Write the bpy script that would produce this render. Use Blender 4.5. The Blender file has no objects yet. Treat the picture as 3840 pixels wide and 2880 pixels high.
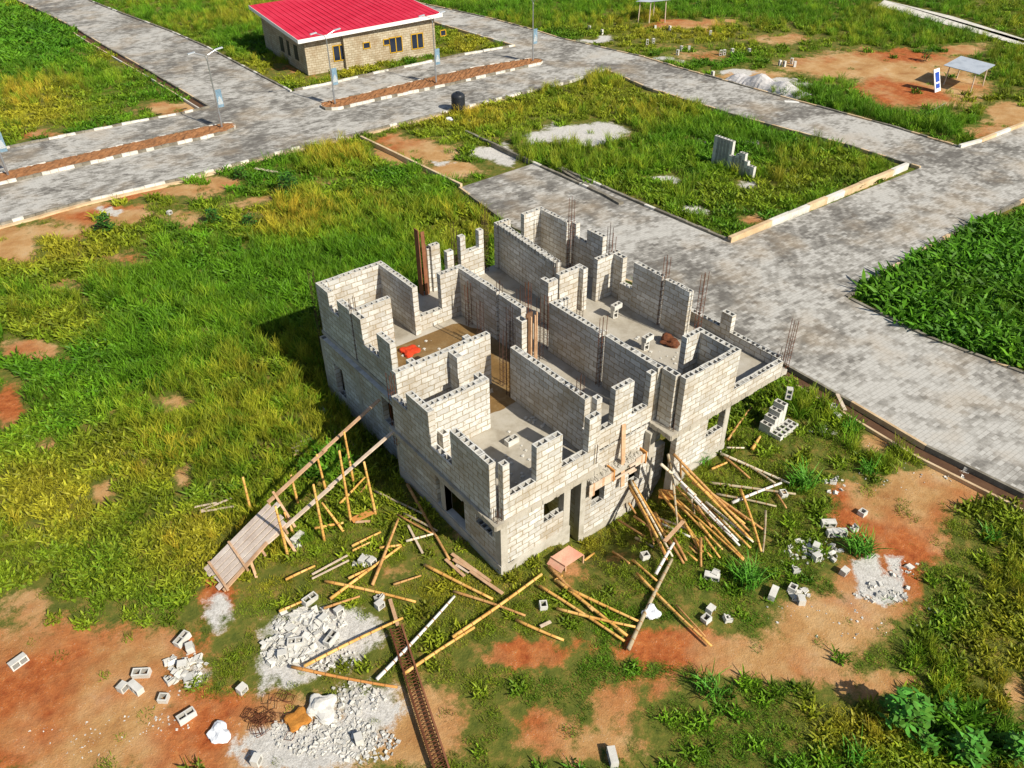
import bpy, bmesh, math, random
import numpy as np
from mathutils import Vector, Matrix
random.seed(7); RNG = np.random.default_rng(7)
D = bpy.data
SC = bpy.context.scene
COL = SC.collection
R = math.radians

# ------------------------------------------------------------------ camera
CAM = np.array([-9.793, -13.204, 19.6])
FPX = 3059.63
M = np.array([[0.7865670576, -0.6174409113, -0.0088873414],
              [-0.3714493496, -0.4615997332, -0.8055748994],
              [0.4932925056, 0.6369398773, -0.5924272922]])     # rows: right, down, forward
cam = D.cameras.new('camera'); camo = D.objects.new('camera', cam); COL.objects.link(camo)
cam.sensor_width = 36; cam.lens = FPX / 3840 * 36
cam.clip_start = .1; cam.clip_end = 3000
mw = Matrix.Identity(4)
for i in range(3):
    mw[i][0] = M[0][i]; mw[i][1] = -M[1][i]; mw[i][2] = -M[2][i]; mw[i][3] = CAM[i]
camo.matrix_world = mw
SC.camera = camo

# ------------------------------------------------------------------ light
EL, AZS = R(38), R(100)             # shadows fall towards AZS
tosun = Vector((-math.cos(AZS) * math.cos(EL), -math.sin(AZS) * math.cos(EL), math.sin(EL)))
w = D.worlds.new('World'); SC.world = w; w.use_nodes = True
nt = w.node_tree; bg = nt.nodes['Background']
sky = nt.nodes.new('ShaderNodeTexSky'); sky.sky_type = 'NISHITA'; sky.sun_disc = False
sky.sun_elevation = EL; sky.sun_rotation = math.atan2(tosun.x, tosun.y)
nt.links.new(sky.outputs[0], bg.inputs[0]); bg.inputs[1].default_value = .075
sl = D.lights.new('sun', 'SUN'); sl.energy = 4.9; sl.angle = R(.5); sl.color = (1, .93, .80)
so = D.objects.new('sun', sl); COL.objects.link(so); so.location = (0, 0, 60)
so.rotation_euler = (-tosun).to_track_quat('-Z', 'Y').to_euler()
SC.view_settings.view_transform = 'Standard'; SC.view_settings.look = 'None'
SC.view_settings.exposure = .4; SC.view_settings.gamma = 1

# ------------------------------------------------------------------ pixel -> world (full size pixels 3840x2880 through crops)
CR = {'L1': (1180, 1000, .3152), 'L2': (1180, 1250, .3152), 'L3': (1400, 1400, .3152), 'L4': (1550, 1600, .3152),
      'L5': (1550, 1800, .4202), 'R1': (1950, 1450, .4728), 'R2': (1950, 1700, .4202), 'R3': (2350, 1200, .5254),
      'R4': (1800, 750, .4728), 'R5': (1500, 800, .4728), 'R6': (1750, 1050, .4728), 'c1': (1150, 750, .4521),
      'c2': (1950, 750, .4521), 'c3': (1150, 1300, .5727), 'c4': (1950, 1300, .5426), 'o': (0, 0, 1.736),
      'b': (850, 0, .5787), 'f1': (0, 0, .5787), 'h': (2100, 0, .7866), 'rp': (700, 1500, .4521),
      'bl': (0, 1900, .5907), 'bm': (800, 2150, .4521), 'mm': (1500, 1950, .5877), 'rr': (2300, 1400, .6962),
      'br': (1900, 2200, .877), 'hp': (2300, 1650, .525), 'r2': (2700, 1450, .4728), 'r3': (2900, 1800, .5775),
      'r4': (2500, 2100, .4724), 'm2': (1000, 1850, .5512), 'm3': (900, 2500, .4724), 'st': (3400, 150, .3467),
      'es': (2560, 470, .3465), 'f5': (2600, 60, .4331), 'f6': (2150, 0, .4331), 'lm': (1560, 0, .4252),
      'dr': (2160, 1000, .3152), 's1': (2100, 1740, .3361), 's2': (2180, 1600, .3151), 's3': (2380, 1560, .2941)}


def px(c, x, y):
    o = CR[c]; return o[0] + x * o[2], o[1] + y * o[2]


def hgt(x, y):                       # ground height: level plot with two dug-out strips against the building
    x = np.asarray(x, float); y = np.asarray(y, float)
    def sm(t): t = np.clip(t, 0, 1); return t * t * (3 - 2 * t)
    a = sm((x - 2.2) / 1.2) * sm((7.9 - x) / .9) * sm((y + 2.4) / 2.6) * np.where(y < 2.5, 1, 0)
    b = sm((x + .9) / 1.4) * sm((y - 5.4) / 1.6) * sm((14.6 - y) / 1.6) * np.where(x < 3, 1, 0)
    return -1.15 * a - .7 * b


def gp(P, z=None):
    d = M.T @ np.array([(P[0] - 1920) / FPX, (P[1] - 1440) / FPX, 1.])
    zz = 0. if z is None else z
    for _ in range(12 if z is None else 1):
        t = (zz - CAM[2]) / d[2]; p = CAM + d * t
        if z is None: zz = float(hgt(p[0], p[1]))
    return Vector(p)


def at(c, x, y, z=None): return gp(px(c, x, y), z)


def proj(p):
    q = (np.asarray(p, float) - CAM) @ M.T
    return np.stack([FPX * q[..., 0] / q[..., 2] + 1920, FPX * q[..., 1] / q[..., 2] + 1440], -1)


def zat(x, y, py):                   # height over (x, y) that is seen at image row py
    lo, hi = -3., 19.
    for _ in range(50):
        m = (lo + hi) / 2
        if proj(np.array([x, y, m]))[1] > py: lo = m
        else: hi = m
    return lo


def onpl(c, x, y, ax, v):
    P = px(c, x, y); d = M.T @ np.array([(P[0] - 1920) / FPX, (P[1] - 1440) / FPX, 1.])
    return Vector(CAM + d * ((v - CAM[ax]) / d[ax]))


# ------------------------------------------------------------------ materials
MT = {}


def nodes(name):
    m = D.materials.new(name); m.use_nodes = True; MT[name] = m
    n = m.node_tree.nodes; l = m.node_tree.links
    b = n['Principled BSDF']; b.inputs['Roughness'].default_value = .85
    b.inputs['Specular IOR Level'].default_value = .2
    return m, n, l, b


def noise(n, l, scale, detail=4, rough=.6, vec=None, dist=0):
    t = n.new('ShaderNodeTexNoise'); t.inputs['Scale'].default_value = scale
    t.inputs['Detail'].default_value = detail; t.inputs['Roughness'].default_value = rough
    t.inputs['Distortion'].default_value = dist
    if vec is not None: l.new(vec, t.inputs['Vector'])
    return t.outputs[0]


def ramp(n, l, src, stops):
    r = n.new('ShaderNodeValToRGB'); l.new(src, r.inputs[0])
    e = r.color_ramp.elements
    while len(e) < len(stops): e.new(.5)
    for k, (p, c) in enumerate(stops):
        e[k].position = p; e[k].color = (*c, 1) if len(c) == 3 else c
    return r.outputs[0]


def mix(n, l, f, a, b, mode='MIX'):
    x = n.new('ShaderNodeMix'); x.data_type = 'RGBA'; x.blend_type = mode
    for s, v in ((0, f), (6, a), (7, b)):
        if isinstance(v, (int, float)): x.inputs[s].default_value = v
        elif isinstance(v, tuple): x.inputs[s].default_value = (*v, 1)
        else: l.new(v, x.inputs[s])
    return x.outputs[2]


def math_(n, l, op, a, b=0., c=None):
    x = n.new('ShaderNodeMath'); x.operation = op
    for s, v in ((0, a), (1, b)) + (((2, c),) if c is not None else ()):
        if isinstance(v, (int, float)): x.inputs[s].default_value = v
        else: l.new(v, x.inputs[s])
    return x.outputs[0]


def bump(n, l, b, src, strength=.4, dist=.02):
    u = n.new('ShaderNodeBump'); u.inputs['Strength'].default_value = strength; u.inputs['Distance'].default_value = dist
    l.new(src, u.inputs['Height']); l.new(u.outputs[0], b.inputs['Normal'])


def objco(n): return n.new('ShaderNodeTexCoord').outputs['Object']
def geoco(n): return n.new('ShaderNodeNewGeometry').outputs['Position']


def rough_mat(name, cols, scale=6, fine=40, bmp=.4, rough=.9, metal=0., geo=True, dist=.01):
    m, n, l, b = nodes(name)
    v = geoco(n) if geo else objco(n)
    a = noise(n, l, scale, 5, .65, v)
    c = ramp(n, l, a, [(.25 + .5 * k / (len(cols) - 1), x) for k, x in enumerate(cols)])
    f = noise(n, l, fine, 3, .7, v)
    c = mix(n, l, .45, c, ramp(n, l, f, [(.3, (.35, .35, .35)), (.7, (.66, .66, .66))]), 'OVERLAY')
    l.new(c, b.inputs['Base Color']); b.inputs['Roughness'].default_value = rough; b.inputs['Metallic'].default_value = metal
    if bmp: bump(n, l, b, mix(n, l, .5, a, f), bmp, dist)
    return m


def brick_mat(name, c1, c2, mort, bw=.48, rh=.213, ms=.017, stain=(.30, .22, .12), stain_amt=.5, wob=.012):
    m, n, l, b = nodes(name)
    uv = n.new('ShaderNodeUVMap').outputs[0]
    g = geoco(n)
    w1 = n.new('ShaderNodeTexNoise'); w1.inputs['Scale'].default_value = 5; l.new(g, w1.inputs['Vector'])
    sub = n.new('ShaderNodeVectorMath'); sub.operation = 'SUBTRACT'; l.new(w1.outputs[1], sub.inputs[0]); sub.inputs[1].default_value = (.5, .5, .5)
    sc = n.new('ShaderNodeVectorMath'); sc.operation = 'SCALE'; l.new(sub.outputs[0], sc.inputs[0]); sc.inputs[3].default_value = wob * 4
    ad = n.new('ShaderNodeVectorMath'); ad.operation = 'ADD'; l.new(uv, ad.inputs[0]); l.new(sc.outputs[0], ad.inputs[1])
    t = n.new('ShaderNodeTexBrick'); l.new(ad.outputs[0], t.inputs['Vector'])
    for k, v in (('Scale', 1), ('Mortar Size', ms), ('Mortar Smooth', .5), ('Bias', .0), ('Brick Width', bw), ('Row Height', rh)):
        t.inputs[k].default_value = v
    t.inputs['Color1'].default_value = (*c1, 1); t.inputs['Color2'].default_value = (*c2, 1); t.inputs['Mortar'].default_value = (*mort, 1)
    big = noise(n, l, .9, 6, .62, g)
    med = noise(n, l, 7, 5, .7, g)
    fin = noise(n, l, 60, 3, .7, g)
    mp = n.new('ShaderNodeMapping'); l.new(g, mp.inputs[0]); mp.inputs['Scale'].default_value = (5, 5, .7)
    drip = noise(n, l, 1.6, 4, .7, mp.outputs[0])
    f1 = math_(n, l, 'MULTIPLY', ramp(n, l, big, [(.42, (0, 0, 0)), (.72, (1, 1, 1))]), stain_amt)
    c = mix(n, l, f1, t.outputs[0], stain)
    # mortar smeared over the joints
    f2 = math_(n, l, 'MULTIPLY', ramp(n, l, med, [(.52, (0, 0, 0)), (.66, (1, 1, 1))]), .55)
    c = mix(n, l, f2, c, mort)
    f3 = math_(n, l, 'MULTIPLY', ramp(n, l, drip, [(.56, (0, 0, 0)), (.70, (1, 1, 1))]), .4)
    c = mix(n, l, f3, c, tuple(x * .55 for x in mort))
    c = mix(n, l, .4, c, ramp(n, l, fin, [(.3, (.36, .36, .36)), (.7, (.64, .64, .64))]), 'OVERLAY')
    l.new(c, b.inputs['Base Color']); b.inputs['Roughness'].default_value = .92
    h = math_(n, l, 'ADD', math_(n, l, 'MULTIPLY', t.outputs[1], -1.), math_(n, l, 'MULTIPLY', med, .6))
    h = math_(n, l, 'ADD', h, math_(n, l, 'MULTIPLY', fin, .3))
    bump(n, l, b, h, .55, .018)
    return m


brick_mat('blockwork', (.67, .665, .63), (.45, .44, .41), (.33, .275, .19), ms=.02, stain_amt=.65, wob=.02)
brick_mat('house_blockwork', (.50, .445, .335), (.38, .33, .235), (.27, .2, .115), bw=.40, rh=.19, ms=.02, stain=(.24, .15, .07), stain_amt=.7)
rough_mat('concrete', [(.30, .27, .21), (.43, .40, .34), (.52, .49, .43)], 2.2, 45, .5)
rough_mat('slab_concrete', [(.25, .215, .16), (.40, .365, .30), (.47, .44, .385)], 1.1, 30, .35)
rough_mat('block_grey', [(.42, .41, .37), (.56, .545, .50), (.66, .645, .60)], 3, 70, .5)
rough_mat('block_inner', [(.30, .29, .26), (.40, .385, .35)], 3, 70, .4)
rough_mat('bamboo_gold', [(.46, .21, .05), (.66, .37, .10), (.73, .50, .20)], 2.5, 25, .2, .5)
rough_mat('bamboo_brown', [(.30, .14, .05), (.47, .25, .09), (.58, .36, .15)], 2.5, 25, .2, .6)
rough_mat('bamboo_pale', [(.50, .42, .28), (.66, .58, .43), (.72, .67, .56)], 2.5, 25, .2, .6)
rough_mat('bamboo_grey', [(.24, .19, .12), (.38, .31, .20), (.45, .39, .28)], 2.5, 25, .2, .7)
rough_mat('bamboo_white', [(.58, .55, .50), (.72, .70, .66)], 2.5, 25, .2, .6)
rough_mat('timber_deck', [(.42, .33, .27), (.56, .47, .40), (.66, .60, .54)], 1.6, 18, .3, .8)
rough_mat('bamboo_node', [(.22, .10, .03), (.36, .19, .06)], 4, 20, 0, .7)
rough_mat('timber', [(.33, .19, .10), (.50, .31, .18), (.60, .42, .28)], 3, 30, .3, .8)
rough_mat('timber_pale', [(.42, .32, .23), (.58, .46, .35), (.66, .57, .48)], 3, 25, .3, .8)
rough_mat('timber_orange', [(.45, .19, .05), (.62, .30, .09)], 3, 30, .3, .75)
rough_mat('timber_red', [(.16, .06, .03), (.28, .12, .06)], 3, 30, .3, .8)
rough_mat('timber_dark', [(.10, .055, .03), (.2, .11, .06)], 3, 30, .3, .8)
rough_mat('rust', [(.05, .02, .012), (.13, .045, .02), (.2, .075, .03)], 8, 40, .2, .8)
rough_mat('rebar_dark', [(.035, .02, .015), (.09, .045, .03)], 8, 40, .2, .7)
rough_mat('steel_galv', [(.42, .44, .46), (.55, .57, .6)], 2, 30, .05, .35, .85)
rough_mat('white_plastic', [(.62, .64, .68), (.78, .8, .83)], 5, 20, .5, .6)
rough_mat('blue_plastic', [(.22, .38, .7), (.5, .62, .82)], 5, 20, .4, .5)
rough_mat('red_net', [(.45, .03, .01), (.7, .07, .02)], 12, 40, .3, .7)
rough_mat('tank_plastic', [(.012, .014, .018), (.03, .034, .042)], 2, 20, .05, .38)
rough_mat('roof_red', [(.52, .012, .035), (.60, .02, .05), (.66, .045, .08)], .5, 9, .05, .5)
rough_mat('white_paint', [(.68, .66, .62), (.80, .79, .76)], 1.5, 20, .05, .6)
rough_mat('frame_yellow', [(.42, .24, .012), (.55, .33, .02)], 3, 20, .0, .5)
rough_mat('frame_dark', [(.012, .012, .014), (.03, .028, .026)], 3, 20, .0, .5)
rough_mat('zinc', [(.42, .46, .50), (.60, .64, .68), (.66, .70, .74)], 1.2, 12, .1, .4, .35)
rough_mat('soil_heap', [(.16, .07, .03), (.26, .12, .05), (.33, .17, .08)], 3, 25, .9, .95, dist=.06)
rough_mat('red_soil', [(.28, .07, .015), (.42, .13, .035)], 2, 20, .8, .95, dist=.05)
rough_mat('gravel_grey', [(.36, .34, .335), (.52, .50, .49), (.62, .60, .585)], 3, 18, 1., .95, dist=.06)
rough_mat('stone_dark', [(.12, .11, .10), (.28, .26, .25), (.45, .42, .40)], 2.2, 30, .5, .95)
rough_mat('stone_pale', [(.42, .40, .36), (.60, .58, .53), (.72, .70, .65)], 2.2, 30, .5, .95)
rough_mat('kerb_white', [(.40, .37, .31), (.62, .59, .52), (.72, .70, .64)], 1.8, 25, .3, .9)
rough_mat('kerb_dark', [(.10, .085, .065), (.2, .18, .14), (.33, .30, .25)], 1.8, 25, .3, .9)
rough_mat('kerb_tan', [(.42, .28, .15), (.58, .43, .26), (.64, .52, .36)], 1.2, 25, .3, .9)
rough_mat('drain_mud', [(.07, .035, .02), (.14, .075, .04)], 1.6, 25, .4, .95)
rough_mat('pink_board', [(.50, .20, .13), (.60, .30, .21), (.56, .40, .27)], 1.5, 30, .15, .7)
rough_mat('muddy_floor', [(.13, .075, .026), (.20, .12, .045), (.31, .235, .13)], .8, 14, .08, .38)
rough_mat('leaf_dark', [(.012, .05, .008), (.03, .10, .012)], 3, 20, 0, .6)
rough_mat('leaf_mid', [(.04, .13, .012), (.09, .23, .02)], 3, 20, 0, .6)
rough_mat('leaf_bright', [(.05, .20, .02), (.11, .34, .04)], 3, 20, 0, .55)
rough_mat('stem_green', [(.06, .09, .02), (.13, .15, .04)], 3, 20, 0, .7)
rough_mat('straw', [(.40, .30, .09), (.55, .45, .18)], 3, 20, 0, .7)
rough_mat('skin', [(.07, .035, .02), (.10, .05, .03)], 3, 20, 0, .6)
rough_mat('cloth_tan', [(.32, .28, .20), (.42, .38, .3)], 6, 30, 0, .9)
rough_mat('cloth_blue', [(.05, .18, .34), (.09, .26, .45)], 6, 30, 0, .8)
rough_mat('blue_pvc', [(.05, .12, .42), (.10, .2, .55)], 4, 20, 0, .4)
rough_mat('green_plastic', [(.12, .5, .02), (.2, .7, .05)], 4, 20, 0, .4)
rough_mat('orange_rag', [(.32, .12, .02), (.5, .22, .04)], 9, 40, .4, .9)
rough_mat('navy_rag', [(.015, .02, .12), (.03, .045, .25)], 9, 40, .4, .9)

rough_mat('banner_blue', [(.12, .2, .27), (.2, .3, .38)], 3, 12, 0, .6)
rough_mat('clump_grass', [(.04, .17, .012), (.09, .27, .02), (.13, .3, .03)], 3, 20, 0, .55)

def glass_mat():
    m, n, l, b = nodes('dark_glass'); b.inputs['Base Color'].default_value = (.012, .02, .04, 1)
    b.inputs['Roughness'].default_value = .12; b.inputs['Specular IOR Level'].default_value = .6
    m, n, l, b = nodes('blue_glass'); b.inputs['Base Color'].default_value = (.015, .06, .36, 1)
    b.inputs['Roughness'].default_value = .15; b.inputs['Specular IOR Level'].default_value = .5
glass_mat()


def paver_mat():
    m, n, l, b = nodes('paving')
    g = geoco(n)
    mp = n.new('ShaderNodeMapping'); l.new(g, mp.inputs[0]); mp.inputs['Rotation'].default_value = (0, 0, R(2))
    t = n.new('ShaderNodeTexBrick'); l.new(mp.outputs[0], t.inputs['Vector'])
    for k, v in (('Scale', 1), ('Mortar Size', .012), ('Mortar Smooth', .3), ('Bias', 0.), ('Brick Width', .34), ('Row Height', .17)):
        t.inputs[k].default_value = v
    t.inputs['Color1'].default_value = (.0, .0, .0, 1); t.inputs['Color2'].default_value = (1, 1, 1, 1); t.inputs['Mortar'].default_value = (.5, .5, .5, 1)
    big = noise(n, l, .16, 6, .68, g, .6)
    mid = noise(n, l, 1.1, 5, .7, g)
    fin = noise(n, l, 26, 3, .7, g)
    # cement dust lies in patches over darker pavers
    f = math_(n, l, 'ADD', math_(n, l, 'MULTIPLY', big, .85), math_(n, l, 'MULTIPLY', mid, .55))
    f = math_(n, l, 'ADD', f, math_(n, l, 'MULTIPLY', t.outputs[0], .16))
    c = ramp(n, l, f, [(.62, (.135, .125, .112)), (.70, (.20, .19, .17)), (.78, (.32, .305, .275)), (.87, (.47, .455, .42))])
    tan = noise(n, l, .28, 4, .6, g)
    c = mix(n, l, math_(n, l, 'MULTIPLY', ramp(n, l, tan, [(.5, (0, 0, 0)), (.68, (1, 1, 1))]), .38), c, (.40, .30, .185))
    mo = ramp(n, l, t.outputs[1], [(.3, (0, 0, 0)), (.9, (1, 1, 1))])
    c = mix(n, l, math_(n, l, 'MULTIPLY', mo, .35), c, (.16, .14, .11))
    c = mix(n, l, .35, c, ramp(n, l, fin, [(.3, (.36, .36, .36)), (.7, (.64, .64, .64))]), 'OVERLAY')
    l.new(c, b.inputs['Base Color']); b.inputs['Roughness'].default_value = .9
    bump(n, l, b, math_(n, l, 'ADD', math_(n, l, 'MULTIPLY', t.outputs[1], -1.), math_(n, l, 'MULTIPLY', fin, .4)), .4, .012)
paver_mat()


def ground_mat():
    m, n, l, b = nodes('ground')
    g = geoco(n)
    at_ = n.new('ShaderNodeAttribute'); at_.attribute_name = 'zone'
    sp = n.new('ShaderNodeSeparateColor'); l.new(at_.outputs[0], sp.inputs[0])
    n1 = noise(n, l, .5, 8, .68, g); n2 = noise(n, l, 2.6, 6, .7, g); n3 = noise(n, l, 22, 4, .75, g); n4 = noise(n, l, .13, 5, .6, g)
    # leafy litter under the grass
    under = ramp(n, l, n2, [(.30, (.06, .085, .012)), (.5, (.12, .13, .02)), (.68, (.26, .17, .045))])
    soil = ramp(n, l, n1, [(.30, (.30, .13, .04)), (.46, (.42, .235, .09)), (.60, (.50, .32, .15)), (.74, (.48, .37, .24))])
    red = ramp(n, l, n2, [(.3, (.24, .05, .012)), (.6, (.42, .13, .035)), (.75, (.5, .23, .08))])
    soil = mix(n, l, ramp(n, l, n4, [(.48, (0, 0, 0)), (.60, (1, 1, 1))]), soil, red)
    vor = n.new('ShaderNodeTexVoronoi'); vor.inputs['Scale'].default_value = 17; l.new(g, vor.inputs['Vector'])
    peb = ramp(n, l, vor.outputs[0], [(.08, (1, 1, 1)), (.20, (0, 0, 0))])
    pm = math_(n, l, 'MULTIPLY', peb, ramp(n, l, n2, [(.45, (0, 0, 0)), (.6, (1, 1, 1))]))
    soil = mix(n, l, math_(n, l, 'MULTIPLY', pm, .7), soil, (.60, .54, .44))
    v2 = n.new('ShaderNodeTexVoronoi'); v2.inputs['Scale'].default_value = 11; l.new(g, v2.inputs['Vector'])
    gr = mix(n, l, .5, ramp(n, l, v2.outputs[1], [(0, (.36, .34, .31)), (1, (.66, .64, .60))]), ramp(n, l, n3, [(.3, (.40, .37, .32)), (.7, (.66, .645, .61))]))
    e = math_(n, l, 'ADD', math_(n, l, 'MULTIPLY', math_(n, l, 'SUBTRACT', n2, .5), .9), math_(n, l, 'MULTIPLY', math_(n, l, 'SUBTRACT', n3, .5), .35))
    fb = ramp(n, l, math_(n, l, 'ADD', sp.outputs[0], e), [(.36, (0, 0, 0)), (.58, (1, 1, 1))])
    fg = ramp(n, l, math_(n, l, 'ADD', sp.outputs[1], e), [(.42, (0, 0, 0)), (.62, (1, 1, 1))])
    c = mix(n, l, fb, under, soil)
    c = mix(n, l, fg, c, gr)
    c = mix(n, l, .4, c, ramp(n, l, n3, [(.3, (.34, .34, .34)), (.7, (.66, .66, .66))]), 'OVERLAY')
    l.new(c, b.inputs['Base Color']); b.inputs['Roughness'].default_value = .95
    hh = math_(n, l, 'ADD', math_(n, l, 'MULTIPLY', n2, .8), math_(n, l, 'MULTIPLY', n3, .35))
    bump(n, l, b, hh, .8, .07)
ground_mat()


def grass_mat(name, tip=1.25, trans=.25):
    m, n, l, b = nodes(name)
    a = n.new('ShaderNodeAttribute'); a.attribute_type = 'INSTANCER'; a.attribute_name = 'tint'
    v = n.new('ShaderNodeAttribute'); v.attribute_name = 'shade'
    c = mix(n, l, 1., a.outputs[0], v.outputs[0], 'MULTIPLY')
    l.new(c, b.inputs['Base Color']); b.inputs['Roughness'].default_value = .55
    tr = n.new('ShaderNodeBsdfTranslucent'); l.new(c, tr.inputs[0])
    ms = n.new('ShaderNodeMixShader'); ms.inputs[0].default_value = trans
    l.new(b.outputs[0], ms.inputs[1]); l.new(tr.outputs[0], ms.inputs[2])
    l.new(ms.outputs[0], n['Material Output'].inputs[0])
grass_mat('grass_blade')

# ------------------------------------------------------------------ mesh building


class MB:
    def __init__(s): s.v = []; s.f = []; s.uv = []; s.mi = []; s.hasuv = False

    def face(s, pts, uv=None, mi=0):
        i = len(s.v); s.v.extend([tuple(p) for p in pts]); s.f.append(tuple(range(i, i + len(pts))))
        if uv: s.hasuv = True
        s.uv.append(uv); s.mi.append(mi)

    def obox(s, c, ax, ay, az, mi=0):           # centre + half-axis vectors
        c, ax, ay, az = Vector(c), Vector(ax), Vector(ay), Vector(az)
        P = lambda a, b, d: c + ax * a + ay * b + az * d
        for q in (((-1, -1, -1), (-1, 1, -1), (1, 1, -1), (1, -1, -1)), ((-1, -1, 1), (1, -1, 1), (1, 1, 1), (-1, 1, 1)),
                  ((-1, -1, -1), (1, -1, -1), (1, -1, 1), (-1, -1, 1)), ((1, -1, -1), (1, 1, -1), (1, 1, 1), (1, -1, 1)),
                  ((1, 1, -1), (-1, 1, -1), (-1, 1, 1), (1, 1, 1)), ((-1, 1, -1), (-1, -1, -1), (-1, -1, 1), (-1, 1, 1))):
            s.face([P(*k) for k in q], None, mi)
        return s

    def box(s, x0, x1, y0, y1, z0, z1, mi=0):
        return s.obox(((x0 + x1) / 2, (y0 + y1) / 2, (z0 + z1) / 2), ((x1 - x0) / 2, 0, 0), (0, (y1 - y0) / 2, 0), (0, 0, (z1 - z0) / 2), mi)

    def plank(s, a, b, wd, th, side=None, mi=0):   # board from a to b, width wd along 'side', thickness th
        a, b = Vector(a), Vector(b); d = (b - a); L = d.length; d.normalize()
        sd = Vector(side) if side is not None else d.cross(Vector((0, 0, 1)))
        sd = (sd - d * sd.dot(d)).normalized(); up = d.cross(sd).normalized()
        return s.obox((a + b) / 2, d * L / 2, sd * wd / 2, up * th / 2, mi)

    def tube(s, pts, r, n=7, mi=0, cap=True):
        pts = [Vector(p) for p in pts]; rings = []
        rr = r if isinstance(r, (list, tuple)) else [r] * len(pts)
        for k, p in enumerate(pts):
            d = (pts[min(k + 1, len(pts) - 1)] - pts[max(k - 1, 0)]).normalized()
            u = d.cross(Vector((0, 0, 1)) if abs(d.z) < .9 else Vector((1, 0, 0))).normalized(); w_ = d.cross(u)
            i = len(s.v); s.v.extend([tuple(p + (u * math.cos(2 * math.pi * j / n) + w_ * math.sin(2 * math.pi * j / n)) * rr[k]) for j in range(n)])
            rings.append(i)
        for a, b in zip(rings, rings[1:]):
            for j in range(n):
                s.f.append((a + j, a + (j + 1) % n, b + (j + 1) % n, b + j)); s.uv.append(None); s.mi.append(mi)
        if cap:
            for a, rev in ((rings[0], True), (rings[-1], False)):
                q = tuple(a + j for j in range(n)); s.f.append(q[::-1] if rev else q); s.uv.append(None); s.mi.append(mi)
        return s

    def mesh(s, name, mats, smooth=False):
        me = D.meshes.new(name); me.from_pydata(s.v, [], s.f)
        for m in mats: me.materials.append(MT[m] if isinstance(m, str) else m)
        me.polygons.foreach_set('material_index', s.mi)
        if s.hasuv:
            u = me.uv_layers.new(name='UVMap'); buf = np.zeros((len(me.loops), 2), np.float32); k = 0
            for f, q in zip(s.f, s.uv):
                for j in range(len(f)):
                    if q: buf[k] = q[j]
                    k += 1
            u.data.foreach_set('uv', buf.ravel())
        if smooth: me.polygons.foreach_set('use_smooth', [True] * len(me.polygons))
        me.update(); return me

    def build(s, name, mats, parent=None, smooth=False):
        if isinstance(mats, str): mats = [mats]
        return link(name, s.mesh(name, mats, smooth), parent)


def link(name, me, parent=None):
    o = D.objects.new(name, me); COL.objects.link(o)
    if parent is not None:
        o.parent = parent; o.matrix_parent_inverse = parent.matrix_basis.inverted()
    return o


def tag(o, label=None, cat=None, group=None, kind=None):
    if label: o['label'] = label
    if cat: o['category'] = cat
    if group: o['group'] = group
    if kind: o['kind'] = kind
    return o


def empty(name, loc, label, cat, group=None):
    o = D.objects.new(name, None); COL.objects.link(o); o.location = loc; o.empty_display_size = .2
    return tag(o, label, cat, group)


def inside(poly, X, Y):
    X = np.asarray(X); Y = np.asarray(Y); r = np.zeros(X.shape, bool); n = len(poly)
    for i in range(n):
        x1, y1 = poly[i][0], poly[i][1]; x2, y2 = poly[(i + 1) % n][0], poly[(i + 1) % n][1]
        c = (y1 > Y) != (y2 > Y)
        with np.errstate(divide='ignore', invalid='ignore'):
            r ^= c & (X < (x2 - x1) * (Y - y1) / (y2 - y1 + 1e-12) + x1)
    return r

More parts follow.
